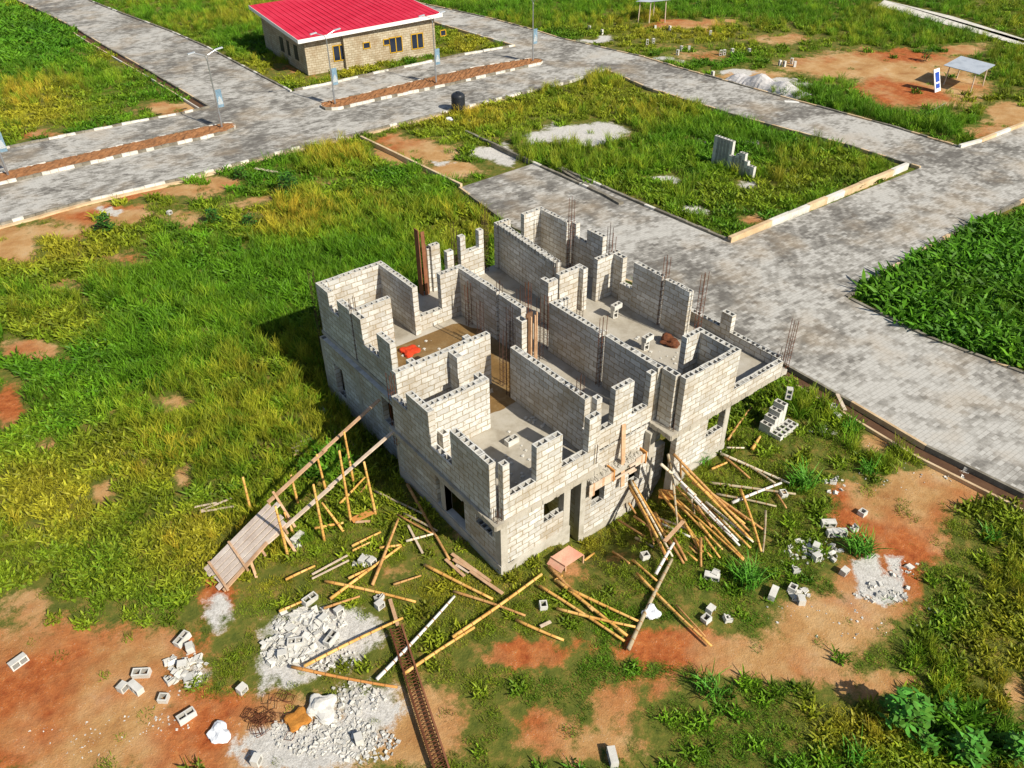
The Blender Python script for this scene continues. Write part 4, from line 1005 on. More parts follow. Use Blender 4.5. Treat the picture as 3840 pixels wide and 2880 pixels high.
LB = 'loose blocks lying around the plot'
for c, x, y, rz, pose, kind, lb in (
    ('bl', 1165, 855, 25, 'up', 'whole', 'hollow block at the top of the scatter left of the gravel patch'),
    ('bl', 1190, 920, 80, 'side', 'half', 'broken half block just below the topmost block of the left scatter'),
    ('bl', 1168, 1000, -25, 'side', 'half', 'half block face up in the left scatter beside white chips'),
    ('bl', 905, 1070, -35, 'up', 'whole', 'hollow block tilted on two others at the left of the scatter'),
    ('bl', 890, 1150, -70, 'side', 'whole', 'block lying flat below the tilted hollow block'),
    ('bl', 770, 1155, 30, 'side', 'half', 'half block at the left end of the scatter'),
    ('bl', 1085, 1110, 10, 'up', 'broken', 'broken hollow block with two open arches in the bare soil'),
    ('bl', 1045, 1230, -40, 'up', 'half', 'broken block with weeds growing in it'),
    ('bl', 1190, 1345, 5, 'up', 'whole', 'clean hollow block standing alone on bare soil with both holes up'),
    ('bl', 115, 990, 20, 'side', 'whole', 'sandy block lying alone at the left edge'),
    ('bl', 1525, 1160, 20, 'side', 'half', 'half block alone on the bare soil above the stirrups'),
    ('bl', 1610, 1618, 40, 'side', 'half', 'small block lump near the bottom edge'),
    ('bm', 800, 235, 12, 'up', 'whole', 'hollow block on the upper rim of the gravel patch beside a golden pole'),
    ('bm', 690, 592, -30, 'up', 'whole', 'hollow block with rounded end on the gravel patch'),
    ('bm', 985, 558, 25, 'up', 'whole', 'cracked hollow block right of centre on the gravel patch'),
    ('bm', 900, 385, 10, 'side', 'half', 'half block in the middle of the gravel patch chips'),
    ('bm', 580, 670, -30, 'side', 'half', 'half block lying left of the rounded hollow block'),
    ('bm', 1030, 320, 0, 'side', 'half', 'flat block piece at the top right of the gravel patch'),
    ('bm', 1365, 265, 5, 'side', 'half', 'block piece under the pole end above the meshed beam'),
    ('bm', 1380, 215, 30, 'up', 'broken', 'grey broken block touching the golden pole above the meshed beam'),
    ('bm', 1180, 1405, 75, 'side', 'half', 'stone like block piece in the rubble near the bottom'),
    ('mm', 912, 560, 60, 'up', 'half', 'white half block standing in the grass before the house corner'),
    ('mm', 1560, 245, -20, 'up', 'half', 'white half block in the grass left of the white pole'),
    ('mm', 1990, 360, -60, 'side', 'whole', 'grey block half sunk in tall grass by the heap'),
    ('rr', 530, 1090, -70, 'end', 'half', 'grey block piece beside the big grass clump'),
    ('rr', 840, 1190, 25, 'side', 'whole', 'brownish hollow block with its hole towards the viewer'),
    ('rr', 960, 1172, 15, 'up', 'half', 'square block piece at the grass edge next to white shards'),
    ('rr', 990, 1235, 50, 'side', 'half', 'white shard at the edge of the orange path'),
    ('rr', 985, 1070, -40, 'up', 'broken', 'white broken block at the tip of the big grass clump'),
    ('rr', 500, 1335, 0, 'up', 'half', 'block piece with a square hole in the grass near the path'),
    ('rr', 505, 1275, 10, 'side', 'half', 'half buried flat block above the square hole piece'),
    ('rr', 615, 1330, -30, 'up', 'broken', 'white broken block with a leafy weed before it'),
    ('rr', 910, 660, 65, 'up', 'half', 'lone white block at the end of the grey poles'),
    ('rr', 1150, 808, -38, 'side', 'whole', 'upper of three clean blocks laid flat in the grass'),
    ('rr', 1178, 858, -38, 'side', 'whole', 'left of the two lower blocks laid flat in the grass'),
    ('rr', 1208, 858, -38, 'side', 'whole', 'right of the two lower blocks laid flat in the grass'),
    ('rr', 1290, 845, 70, 'up', 'broken', 'white broken block right of the three flat blocks'),
    ('rr', 1338, 765, 0, 'up', 'half', 'square block piece at the orange soil edge'),
    ('rr', 1180, 200, 25, 'up', 'whole', 'hollow block lying beside the drain with its hole up'),
    ('rr', 1190, 245, 70, 'side', 'half', 'half block next to the hollow block beside the drain'),
    ('rr', 1070, 940, 20, 'side', 'half', 'grey block piece among the grass left of the three flat blocks'),
    ('rr', 1080, 990, -15, 'side', 'half', 'low grey block piece at the foot of the big grass tuft'),
    ('rr', 1225, 1070, 0, 'side', 'half', 'tan stone like block at the edge of the white ash'),
    ('rr', 1180, 590, 40, 'up', 'broken', 'white broken block in the small rubble right of the tall grass'),
    ('rr', 1880, 520, 20, 'side', 'half', 'block piece lying on the road edge rubble'),
    ('br', 435, 740, 55, 'side', 'whole', 'block lying alone at the bottom edge of the picture'),
    ('rp', 1440, 1345, 30, 'side', 'half', 'left block of the small rubble pile among the bamboo'),
    ('rp', 1490, 1325, -20, 'up', 'broken', 'broken block on the small rubble pile among the bamboo'),
    ('rp', 1520, 1350, 10, 'side', 'half', 'right block of the small rubble pile among the bamboo'),
    ('rp', 905, 1155, 25, 'side', 'whole', 'grey block in the grass under the ramp braces'),
    ('f1', 1093, 1388, 20, 'side', 'half', 'white lump alone in the grass near the avenue'),
):
    block(G0(c, x, y, 0), R(rz), pose, kind, lb, LB, tilt=(R(random.uniform(-6, 6)), R(random.uniform(-6, 6))))

# neat stack by the drain
q = at('r2', 445, 405, 0); A = R(4)
def sk(i, j, kk, lb, grp='blocks of the stack by the drain', extra=0):
    p = q + Vector((.24 * j * 0 + .0, 0, 0)) + Vector((math.cos(A), math.sin(A), 0)) * (.24 * j) + Vector((-math.sin(A), math.cos(A), 0)) * (.47 * i) + Vector((0, 0, .205 * kk))
    block(p, A + R(90) + extra, 'up', 'whole', lb, grp)
for j in range(1, 6):
    lay = (2, 2, 3, 4, 5)[min(j - 1, 4)]
lbl = 'block in the stepped stack by the drain'
for kk in range(5):
    for j in range(max(0, kk - 1), 4): sk(1, j, kk, lbl)
for j in range(5): sk(0, j, 0, 'block in the front ground row of the stack by the drain')
block(q + Vector((1.0, .45, .205 * 5 + .0)), R(40), 'end', 'whole', 'single block standing on top of the stack by the drain')

# rubble: crushed block chips and stones nobody could count


def rubble(name, areas, mats, label, cat='rubble', flat=.55):
    m = MB()
    for c, x, y, rx, ry, n, s0, s1 in areas:
        for i in range(n):
            t = random.random() * 6.283; rr = random.random() ** .6
            p = G0(c, x + rx * rr * math.cos(t), y + ry * rr * math.sin(t), 0); s = s0 + (s1 - s0) * random.random() ** 2.5
            a = random.random() * 6.283; rot = Matrix.Rotation(a, 3, 'Z') @ Matrix.Rotation(random.uniform(-.5, .5), 3, 'X')
            e = [Vector((random.uniform(.6, 1), random.uniform(-.2, .2), 0)), Vector((random.uniform(-.2, .2), random.uniform(.45, .9), 0)), Vector((0, random.uniform(-.2, .2), flat * random.uniform(.5, 1)))]
            i0 = len(m.v); m.obox(p + Vector((0, 0, s * .15)), *[rot @ v_ * s / 2 for v_ in e], random.randrange(len(mats)))
            for q_ in range(i0, len(m.v)): m.v[q_] = tuple(cc + random.uniform(-.1, .1) * s for cc in m.v[q_])
    return tag(m.build(name, mats), label, cat, None, 'stuff')


rubble('rubble', (('bm', 620, 640, 220, 120, 170, .05, .24), ('bm', 800, 400, 320, 110, 190, .04, .26), ('bm', 960, 720, 260, 120, 90, .03, .16), ('bm', 880, 400, 120, 100, 60, .1, .3), ('bm', 700, 590, 130, 90, 50, .1, .3), ('bm', 520, 730, 90, 50, 30, .06, .25),
    ('bm', 900, 1330, 420, 210, 420, .03, .14), ('bm', 1200, 1420, 340, 160, 260, .03, .15), ('bm', 1180, 1030, 240, 130, 130, .03, .16), ('bl', 1180, 1040, 140, 120, 60, .05, .25), ('bl', 1000, 1300, 300, 160, 160, .02, .07), ('bl', 500, 1350, 500, 250, 230, .02, .06), ('bl', 1180, 1060, 60, 40, 10, .2, .3)),
       ['stone_pale', 'block_grey'], 'pale crushed block chips spread over bare soil in the foreground')
rubble('rubble', (('rr', 1450, 1190, 160, 60, 60, .05, .22), ('rr', 1560, 1060, 90, 60, 24, .05, .2), ('rr', 1080, 960, 160, 70, 60, .06, .24), ('rr', 1190, 600, 60, 50, 20, .06, .25), ('rr', 1120, 310, 90, 25, 30, .05, .22), ('rr', 1900, 540, 140, 50, 60, .05, .2), ('rr', 1000, 1190, 60, 50, 16, .08, .25),
    ('rr', 1500, 500, 260, 140, 60, .02, .07), ('rr', 1300, 1300, 500, 130, 90, .02, .08)), ['stone_pale', 'block_grey'], 'pale rubble scattered over the right hand soil')
rubble('rubble', (('rp', 1470, 1345, 90, 45, 26, .1, .26), ('rp', 920, 1190, 50, 40, 10, .1, .25)), ['block_grey', 'stone_pale'], 'grey rubble lying in the grass among the bamboo')
m = MB()
for cx, cy, rx, ry, n in ((4.2, 3.2, .5, .4, 30), (8.6, 6.2, 1.2, .4, 40), (7.9, 6.9, .4, .3, 14), (2.9, 2.2, 1.6, 1.2, 40), (9.3, 3.2, 1.4, 1.6, 40), (3.2, 8.5, 1.6, 1.2, 26)):
    for i in range(n):
        r_ = random.uniform(.012, .05); m.obox((cx + random.uniform(-rx, rx), cy + random.uniform(-ry, ry), S0 + r_ * .4), (r_, r_ * .3, 0), (-r_ * .3, r_ * .8, 0), (0, 0, r_ * .5))
tag(m.build('mortar_crumbs', 'block_grey'), 'mortar crumbs on the upper floor', 'rubble', None, 'stuff')

# ------------------------------------------------------------------ red roofed house
hA = at('b', 530, 482, .1); hB = at('b', 775, 445, .1); hC = at('b', 1345, 340, .1); hD = at('b', 178, 325, .1)
ux = (hC - hA); ux.z = 0; Lx = ux.length; ux.normalize(); uy = Vector((-ux.y, ux.x, 0)); Ly = (hD - hA).dot(uy)
HR = empty('red_roof_house', hA, 'single storey block house with a red metal roof beside the avenue', 'house')
W = lambda a, b, z: Vector((hA.x, hA.y, 0)) + ux * a + uy * b + Vector((0, 0, z))
hh = 2.95; m = MB()
def hw(p, q, z1, z2):
    d = ((q - p).length)
    m.face([p, q, q + Vector((0, 0, z2)), p + Vector((0, 0, z1))], [(0, 0), (d, 0), (d, z2), (0, z1)])
st = (hB - hA).dot(ux)
hw(W(0, 0, 0), W(st, 0, 0), hh, hh); hw(W(st, 0, 0), W(st, -.35, 0), hh, hh); hw(W(st, -.35, 0), W(Lx, -.35, 0), hh, hh + .45); hw(W(Lx, -.35, 0), W(Lx, Ly, 0), hh + .45, hh + .9); hw(W(Lx, Ly, 0), W(0, Ly, 0), hh + .9, hh + .6); hw(W(0, Ly, 0), W(0, 0, 0), hh + .6, hh)
m.build('wall', 'house_blockwork', HR)
m = MB(); rp = [W(-.7, -.7, hh + .02), W(Lx + .5, -1.0, hh + .48), W(Lx + .5, Ly + .7, hh + 1.0), W(-.7, Ly + .7, hh + .7)]
m.face([p + Vector((0, 0, .08)) for p in rp]); m.face([p - Vector((0, 0, .04)) for p in rp][::-1])
for i in range(1, 26):
    f = i / 26; m.plank(rp[0].lerp(rp[1], f) + Vector((0, 0, .09)), rp[3].lerp(rp[2], f) + Vector((0, 0, .09)), .04, .03)
m.build('roof', 'roof_red', HR)
m = MB()
for p, q in ((rp[0], rp[1]), (rp[0], rp[3]), (rp[1], rp[2])): m.plank(p + Vector((0, 0, -.06)), q + Vector((0, 0, -.06)), .04, .3)
m.build('fascia', 'white_paint', HR)
for c, x0, x1, y0, y1, yy in (('b', 662, 715, 270, 365, 0), ('b', 812, 842, 258, 300, -.35), ('b', 935, 962, 235, 278, -.35), ('b', 1018, 1072, 218, 312, -.35), ('b', 1150, 1202, 192, 288, -.35), ('b', 1284, 1310, 174, 214, -.35)):
    a0 = (at(c, (x0 + x1) / 2, (y0 + y1) / 2, 1.4) - hA).dot(ux); w_ = (x1 - x0) / 53 * .62; tall = y1 - y0 > 60
    z0, z1 = (.75, 2.05) if tall else (1.45, 2.0)
    m = MB(); P = lambda a, z, o: W(a, yy - o, z)
    for xa, xb, za, zb in ((-w_, w_, z0, z0 + .07), (-w_, w_, z1 - .07, z1), (-w_, -w_ + .07, z0, z1), (w_ - .07, w_, z0, z1)) + (((-.04, .04, z0, z1),) if tall else ()):
        m.obox(P(a0 + (xa + xb) / 2, (za + zb) / 2, .02), ux * (xb - xa) / 2, uy * .03, (0, 0, (zb - za) / 2))
    f = m.build('window', 'frame_yellow', HR); m = MB(); m.obox(P(a0, (z0 + z1) / 2, .01), ux * (w_ - .06), uy * .012, (0, 0, (z1 - z0) / 2 - .06)); m.build('pane', 'dark_glass', f)
for b0, w_ in ((2.2, .4), (4.0, .25), (5.6, .4)):
    m = MB(); m.obox(W(-.01, b0, 1.4), uy * w_, ux * .03, (0, 0, .6)); m.build('window', 'frame_dark', HR)

# ------------------------------------------------------------------ street lamps, tank
for x, y, lb in ((833, 480, 'street lamp at the right tip of the left median'), (1257, 392, 'street lamp at the left tip of the right median'), (1636, 312, 'street lamp in the middle of the right median'), (1998, 230, 'street lamp at the right tip of the right median'), (30, 655, 'street lamp cut by the left picture edge')):
    p = gp((x, y), .3); t = empty('street_lamp', p, lb, 'street lamp', 'lamps along the median')
    m = MB(); m.tube([p - Vector((0, 0, .2)), p + Vector((0, 0, 1.1)), p + Vector((0, 0, 1.12)), p + Vector((0, 0, 4.6))], [.075, .075, .055, .04], 10); m.build('pole', 'steel_galv', t)
    for s in (-1, 1):
        e = p + Vector((s * .75, 0, 5.15)); m = MB(); m.tube([p + Vector((0, 0, 4.55)), p + Vector((s * .12, 0, 4.9)), e], .028, 6); m.build('arm', 'steel_galv', t)
        m = MB(); m.obox(e + Vector((s * .2, 0, .03)), (.25, 0, .03), (0, .09, 0), (0, 0, .03)); m.build('lamp_head', 'zinc', t)
    m = MB(); m.box(p.x + .07, p.x + .47, p.y - .012, p.y + .012, 1.7, 2.9); s = m.build('banner', 'banner_blue', t)
    m = MB()
    for i in range(7): m.tube([(p.x + .12 + .3 * (i / 6), p.y - .016, 2.1 + .35 * math.sin(math.pi * i / 6)), (p.x + .12 + .3 * (i / 6), p.y - .016, 1.9)], .014, 4)
    m.build('emblem', 'white_paint', s)
p = at('b', 1503, 718, .1); t = empty('water_tank', p, 'black ribbed plastic water tank standing on the avenue kerb', 'water tank')
pr = [(.02, .52)] + [(.1 + i * .055, .52 - .03 * (i % 2)) for i in range(16)] + [(1.0, .52), (1.16, .5), (1.28, .38), (1.32, .2)]
m = MB(); m.tube([p + Vector((0, 0, z)) for z, r in pr], [r for z, r in pr], 28); m.build('tank_body', 'tank_plastic', t, True)
m = MB(); m.tube([p + Vector((0, 0, z)) for z in (1.3, 1.4)], .17, 16); m.build('lid', 'tank_plastic', t)

# shelters, grey sand heap, block stack, low wall, meshed beam
for lb, pts, hz in (('shed roof of sheet metal on leaning wooden posts at the right', (('st', 400, 485), ('st', 690, 565), ('st', 820, 500), ('st', 540, 420)), 1.5), ('small far shelter with pale sheet roof at the top', (('f6', 560, 195), ('f6', 655, 200), ('f6', 792, 195), ('f6', 690, 165)), 2.0)):
    q = [at(*c, 0) for c in pts]; ce = sum(q, Vector()) / 4; t = empty('shelter', ce, lb, 'shelter')
    for v_ in q: m = MB(); m.tube([v_, v_ + (ce - v_) * .05 + Vector((0, 0, hz))], .05, 6); m.build('post', 'timber_pale', t)
    e = [ce + (v_ - ce) * 1.3 + Vector((0, 0, hz + (.15 if i > 1 else 0))) for i, v_ in enumerate(q)]
    m = MB(); m.face(e); m.face([v_ - Vector((0, 0, .03)) for v_ in e][::-1]); m.build('roof', 'zinc', t)
p = at('st', 320, 560, 0); t = empty('door_leaf', p, 'white framed door with blue glass leaning beside the shed roof', 'door')
m = MB(); m.obox(p + Vector((.1, .25, .8)), (.42, 0, 0), (0, .3, .8), (0, .03, -.01)); m.build('frame', 'white_paint', t)
for f, hgh in ((.28, .42), (-.5, .2)): m = MB(); m.obox(p + Vector((.1, .25 + f * .3 - .045, .8 + f * .8 + .02)), (.27, 0, 0), (0, .3 * hgh, .8 * hgh), (0, .008, -.003)); m.build('pane', 'blue_glass', t)
m = MB(); a, b_ = at('f5', 250, 550, .1), at('f5', 900, 715, .1)
for i in range(40):
    rw = []
    for j in range(9):
        f = i / 39; e = math.sin(math.pi * f) ** .5 * math.sin(math.pi * j / 8) ** .9; c = a.lerp(b_, f); rw.append((c.x + j * .24 + random.uniform(-.05, .05), c.y, .02 + e * (.75 + .2 * math.sin(f * 19)) + random.uniform(0, .05)))
    if i: [m.face([pv[j], rw[j], rw[j + 1], pv[j + 1]]) for j in range(8)]
    pv = rw
tag(m.build('sand_heap', 'gravel_grey', None, True), 'long heap of grey quarry sand along the far road', 'sand heap')
q = at('es', 440, 480, 0)
for kk in range(9):
    for j in range(5): block(q + Vector((.25, .25 * j - .1, .205 * kk)), R(90), 'end' if False else 'up', 'whole', 'pale block in the tall stack on the grassy middle plot', 'blocks of the tall stack')
q = at('es', 700, 590, 0)
for j in range(7):
    for kk in range((4, 3, 5, 7, 6, 5, 5)[j]): block(q + Vector((.25, .25 * j, .205 * kk)), R(90), 'up', 'whole', 'pale block in the ragged stack on the grassy middle plot', 'blocks of the ragged stack')
rubble('rubble', (('es', 620, 200, 200, 70, 200, .12, .3), ('es', 230, 190, 120, 50, 40, .1, .25)), ['stone_dark', 'stone_dark', 'stone_pale'], 'dark broken stone heap behind the block stacks')
for i, (x, y) in enumerate(((778, 440), (845, 415), (235, 345), (268, 340), (340, 330), (488, 330), (155, 170), (885, 440), (755, 430), (172, 525))):
    block(at('f5', x, y, 0), R(20 * i), 'end', 'whole', 'weathered block standing on end in the far field', 'standing blocks of the far field')
for i, (x, y) in enumerate(((240, 300), (135, 268), (640, 388), (695, 380), (940, 445), (1010, 445), (715, 262), (840, 265), (905, 475))):
    block(at('f6', x, y, 0), R(25 * i), 'end', 'whole', 'weathered block standing on end in the far field', 'standing blocks of the far field')
a, b_ = at('o', 780, 303, 0), at('o', 997, 408, 0); m = MB(); m.plank(a + Vector((0, 0, .15)), b_ + Vector((0, 0, .15)), .16, .34); tag(m.build('low_wall', 'kerb_tan'), 'low concrete edging wall running from the avenue to the paved dead end', 'wall')
a, b_ = at('bm', 1515, 450, .15), at('bm', 1900, 1640, .15); d = (b_ - a).normalized(); sd = Vector((-d.y, d.x, 0)) * .17
t = empty('meshed_beam', a, 'long rusty steel beam of two rails with mesh lying towards the bottom edge', 'steel beam')
for s in (-1, 1): m = MB(); m.plank(a + sd * s, b_ + sd * s, .05, .14); m.build('rail', 'timber_red' if s > 0 else 'rust', t)
m = MB(); n = int((b_ - a).length / .11)
for i in range(n):
    c = a.lerp(b_, i / n); m.tube([c - sd, c + sd + d * .12], .01, 4); m.tube([c + sd, c - sd + d * .12], .01, 4)
m.build('mesh', 'rust', t)
for i in range(34):
    x, y = (random.gauss(175, 55), random.gauss(420, 45)) if i < 26 else (random.choice((230, 370, 310, 380)) + random.uniform(-25, 25), random.choice((260, 240, 395, 560)) + random.uniform(-15, 15))
    c = G0('m3', x, y, .03 + random.random() * .1); a_ = random.random() * 6; e = Vector((math.cos(a_), math.sin(a_), random.uniform(-.3, .3))) * .12; f = Vector((-math.sin(a_), math.cos(a_), random.uniform(-.3, .3))) * .12
    m = MB(); m.tube([c + e + f, c - e + f, c - e - f, c + e - f, c + e + f], .009, 4); tag(m.build('stirrup', 'rust'), 'rusty square stirrup in the pile on the gravel near the bottom', 'rebar stirrup', 'rusty stirrups')


def lump(name, p, r, mat, lb, cat, seed=0, sz=.6):
    bm = bmesh.new(); bmesh.ops.create_icosphere(bm, subdivisions=3, radius=r); rn = random.Random(seed); ph = [rn.uniform(0, 6) for _ in range(6)]
    for v_ in bm.verts: v_.co *= 1 + .22 * math.sin(7 * v_.co.x / r * .6 + ph[0]) + .18 * math.sin(5 * v_.co.y / r + ph[1]) + .12 * math.sin(9 * v_.co.z / r + ph[2]); v_.co.z *= sz
    me = D.meshes.new(name); bm.to_mesh(me); bm.free(); me.materials.append(MT[mat]); o = link(name, me); o.location = Vector(p) + Vector((0, 0, r * sz * .7)); return tag(o, lb, cat)
lump('plastic_bag', G0('bl', 1395, 1445, 0), .28, 'white_plastic', 'white plastic bag on the bare soil near the bottom', 'plastic bag', 1, .4)
lump('plastic_bag', G0('mm', 1600, 600, 0), .22, 'white_plastic', 'round white bag beside the thick log', 'plastic bag', 2)
lump('plastic_bag', G0('rp', 1135, 105, 0), .2, 'white_plastic', 'pale bag in the shaded grass left of the house', 'plastic bag', 3)
lump('plastic_bag', G0('b', 1440, 775, 0), .3, 'white_plastic', 'pale crumpled sheet below the water tank', 'plastic sheet', 4, .3)
lump('net_bag', (2.85, 9.4, S0), .3, 'red_net', 'red net heap on the muddy upper floor', 'net', 5, .35)
lump('rag', G0('m3', 460, 430, 0), .26, 'orange_rag', 'orange brown rags beside the stirrups', 'rag', 6, .4)
lump('concrete_lump', G0('m3', 650, 330, 0), .42, 'stone_pale', 'big pale concrete lump beside the orange rags', 'concrete lump', 7, .3)
lump('wire_coil', (10.9, 3.7, S0), .35, 'rust', 'tangle of rusty wire at the foot of the far room wall', 'wire', 8, .5)
block((2.6, 2.85, S0), R(3), 'up', 'whole', 'hollow block lying on the near upper floor')
for x, y, n in ((10.6, 6.3, 'left'), (9.9, 3.9, 'right')):
    block((x, y, S0), R(80), 'end', 'whole', 'standing block under the %s trestle of the far room' % n); block((x, y, S0 + .46), R(5), 'up', 'whole', 'block laid on top of the %s trestle of the far room' % n)

# ------------------------------------------------------------------ vegetation
LIB = D.collections.new('tuft_library')


def tuft(name, nb, h0, h1, rad, wd, lean, tipc=(1.15, 1.1, .9), leafy=False):
    v, f, col = [], [], []
    for i in range(nb):
        a = random.random() * 6.283; r = rad * random.random() ** .6; bx, by = r * math.cos(a), r * math.sin(a); h = random.uniform(h0, h1)
        dr = random.random() * 6.283; ln = h * random.uniform(.15, lean); dx, dy = math.cos(dr) * ln, math.sin(dr) * ln; s = random.random() * 6.283; sx, sy = math.cos(s) * wd / 2, math.sin(s) * wd / 2
        i0 = len(v); b0 = random.uniform(.6, 1.1)
        for t_, w_ in ((0, .7), (.45, 1.5 if leafy else 1), (.8, 1.2 if leafy else .7)):
            z = h * (t_ - .28 * lean * t_ * t_); q = t_ * t_
            v += [(bx + dx * q - sx * w_, by + dy * q - sy * w_, z), (bx + dx * q + sx * w_, by + dy * q + sy * w_, z)]; col += [tuple(b0 * (c * t_ + 1 - t_) for c in tipc)] * 2
        v.append((bx + dx, by + dy, h * (1 - .28 * lean))); col.append(tuple(b0 * c for c in tipc))
        f += [(i0, i0 + 1, i0 + 3, i0 + 2), (i0 + 2, i0 + 3, i0 + 5, i0 + 4), (i0 + 4, i0 + 5, i0 + 6)]
    me = D.meshes.new(name); me.from_pydata(v, [], f); a = me.attributes.new('shade', 'FLOAT_COLOR', 'POINT')
    a.data.foreach_set('color', np.array([(*c, 1) for c in col], np.float32).ravel()); me.materials.append(MT['grass_blade']); return me
kinds = [('a_turf', 46, .05, .17, .3, .022, 1.1), ('b_turf', 40, .06, .22, .32, .024, 1.), ('c_mid', 34, .2, .5, .3, .026, .8), ('d_tall', 36, .5, 1.0, .32, .03, .75), ('e_seed', 34, .6, 1.15, .3, .022, .5), ('f_leafy', 60, .08, .45, .4, .055, 1.0)]
for q in kinds:
    o = D.objects.new(q[0], tuft(*q, tipc=(2.1, 1.5, 1.6) if q[0] == 'e_seed' else (1.2, 1.12, .9), leafy=q[0] == 'f_leafy')); LIB.objects.link(o)


def scatter(name, X, Y, idx, scl, tint, label):
    n = len(X); me = D.meshes.new(name); me.vertices.add(n); me.vertices.foreach_set('co', np.stack([X, Y, hgt(X, Y)], -1).astype(np.float32).ravel())
    me.attributes.new('idx', 'INT', 'POINT').data.foreach_set('value', idx.astype(np.int32))
    me.attributes.new('scl', 'FLOAT', 'POINT').data.foreach_set('value', scl.astype(np.float32))
    me.attributes.new('rot', 'FLOAT_VECTOR', 'POINT').data.foreach_set('vector', np.stack([0 * X, 0 * X, RNG.random(n) * 6.28], -1).astype(np.float32).ravel())
    me.attributes.new('tint', 'FLOAT_COLOR', 'POINT').data.foreach_set('color', np.concatenate([tint, np.ones((n, 1))], 1).astype(np.float32).ravel())
    o = tag(link(name, me), label, 'grass', None, 'stuff')
    ng = D.node_groups.new(name, 'GeometryNodeTree'); ng.interface.new_socket('Geometry', in_out='INPUT', socket_type='NodeSocketGeometry'); ng.interface.new_socket('Geometry', in_out='OUTPUT', socket_type='NodeSocketGeometry')
    N, L = ng.nodes, ng.links; gi, go = N.new('NodeGroupInput'), N.new('NodeGroupOutput')
    ci = N.new('GeometryNodeCollectionInfo'); ci.inputs[0].default_value = LIB; ci.inputs['Separate Children'].default_value = True; ci.inputs['Reset Children'].default_value = True
    ip = N.new('GeometryNodeInstanceOnPoints'); ip.inputs['Pick Instance'].default_value = True

    def na(nm, tp):
        x = N.new('GeometryNodeInputNamedAttribute'); x.data_type = tp; x.inputs[0].default_value = nm; return [s for s in x.outputs if s.enabled][0]
    L.new(gi.outputs[0], ip.inputs['Points']); L.new(ci.outputs[0], ip.inputs['Instance']); L.new(na('idx', 'INT'), ip.inputs['Instance Index'])
    L.new(na('rot', 'FLOAT_VECTOR'), ip.inputs['Rotation']); L.new(na('scl', 'FLOAT'), ip.inputs['Scale']); L.new(ip.outputs[0], go.inputs[0])
    md = o.modifiers.new('scatter', 'NODES'); md.node_group = ng


nS = 330000
X = RNG.uniform(-60, 120, nS * 3); Y = RNG.uniform(-16, 125, nS * 3)
p_ = proj(np.stack([X, Y, 0 * X], -1)); q_ = (np.stack([X, Y, 0 * X], -1) - CAM) @ M.T
dist = np.linalg.norm(q_, axis=1)
keep = (q_[:, 2] > 5) & (p_[:, 0] > -500) & (p_[:, 0] < 4340) & (p_[:, 1] > -350) & (p_[:, 1] < 3300) & (RNG.random(len(X)) < np.clip((25 / dist) ** 1.5, 0, 1))
X, Y, dist = X[keep], Y[keep], dist[keep]
bad = np.zeros(X.shape, bool)
for P_ in PAVED: bad |= inside([(a[0], a[1]) for a in P_], X, Y)
for P_ in ISL: bad |= inside(P_, X, Y)
bad |= inside([(a.x, a.y) for a in dL[:5]] + [(a.x, a.y) for a in DR1[::-1]], X, Y)
bad |= (X > .05) & (X < 12.1) & (Y > .15) & (Y < 12.8) & ~((X < .75) & (Y > 6.1)) & ~((X > 9.9) & (Y < 4)) & ~((X > 2.95) & (X < 7.2) & (Y < .5))
bad |= inside([(W(a, b, 0).x, W(a, b, 0).y) for a, b in ((0, -.35), (Lx, -.35), (Lx, Ly), (0, Ly))], X, Y)
X, Y, dist = X[~bad], Y[~bad], dist[~bad]
zb, zg, zd, zt, zu = zones(X, Y); n1, n2, n3 = vnoise(X, Y, 2.4, 11), vnoise(X, Y, .8, 12), vnoise(X, Y, 7, 13)
keep = RNG.random(len(X)) > np.clip(2.0 * np.maximum(zb, zg) + (n2 - .42) * 1.2 + .12 * (n1 > .6), 0, .985)
X, Y, dist, zb, zd, zt, zu, n1, n2, n3 = [a[keep] for a in (X, Y, dist, zb, zd, zt, zu, n1, n2, n3)]
n = len(X); rr_ = RNG.random(n)
tallp = np.clip(zt * 1.05 + (n1 - .55) * .9, 0, 1) * (1 - np.clip(zb, 0, 1)); idx = np.where(rr_ < .5, 0, 1)
idx = np.where(RNG.random(n) < .12 + .35 * (n1 > .55), 2, idx); idx = np.where(RNG.random(n) < .18 + .3 * (n2 > .6), 5, idx)
idx = np.where(RNG.random(n) < tallp * .7, np.where(RNG.random(n) < .25 + .4 * (n3 > .5), 4, 3), idx); idx = np.where(RNG.random(n) < zu * .6, 5, idx)
near_house = ((X > -8.5) & (X < 13.5) & (Y < .4) & (Y > -9)) | ((X > -8.5) & (X < .2) & (Y < 5.2) & (Y > -9)); idx = np.where(near_house & (idx > 1), np.where(RNG.random(n) < .12, 5, 0), idx)
edge = np.zeros(n, bool)
for P_ in PAVED + ISL:
    for sx, sy in ((.55, 0), (-.55, 0), (0, .55), (0, -.55)): edge |= inside([(a[0], a[1]) for a in P_], X + sx, Y + sy)
idx = np.where(edge, 0, idx)
scl = RNG.uniform(.75, 1.25, n) * np.clip(dist / 34, .75, 1.25); scl = np.where((idx == 3) | (idx == 4), scl * .72, scl * .85); scl = np.where((idx == 5) & (zu > .4), scl * RNG.uniform(.6, 1.9, n), scl); scl = np.where(near_house, scl * .95, scl); scl = np.where(edge, scl * .6, scl)
G_ = np.array([(.085, .20, .014), (.13, .25, .018), (.045, .13, .010), (.21, .25, .024), (.30, .22, .035), (.035, .125, .012)])
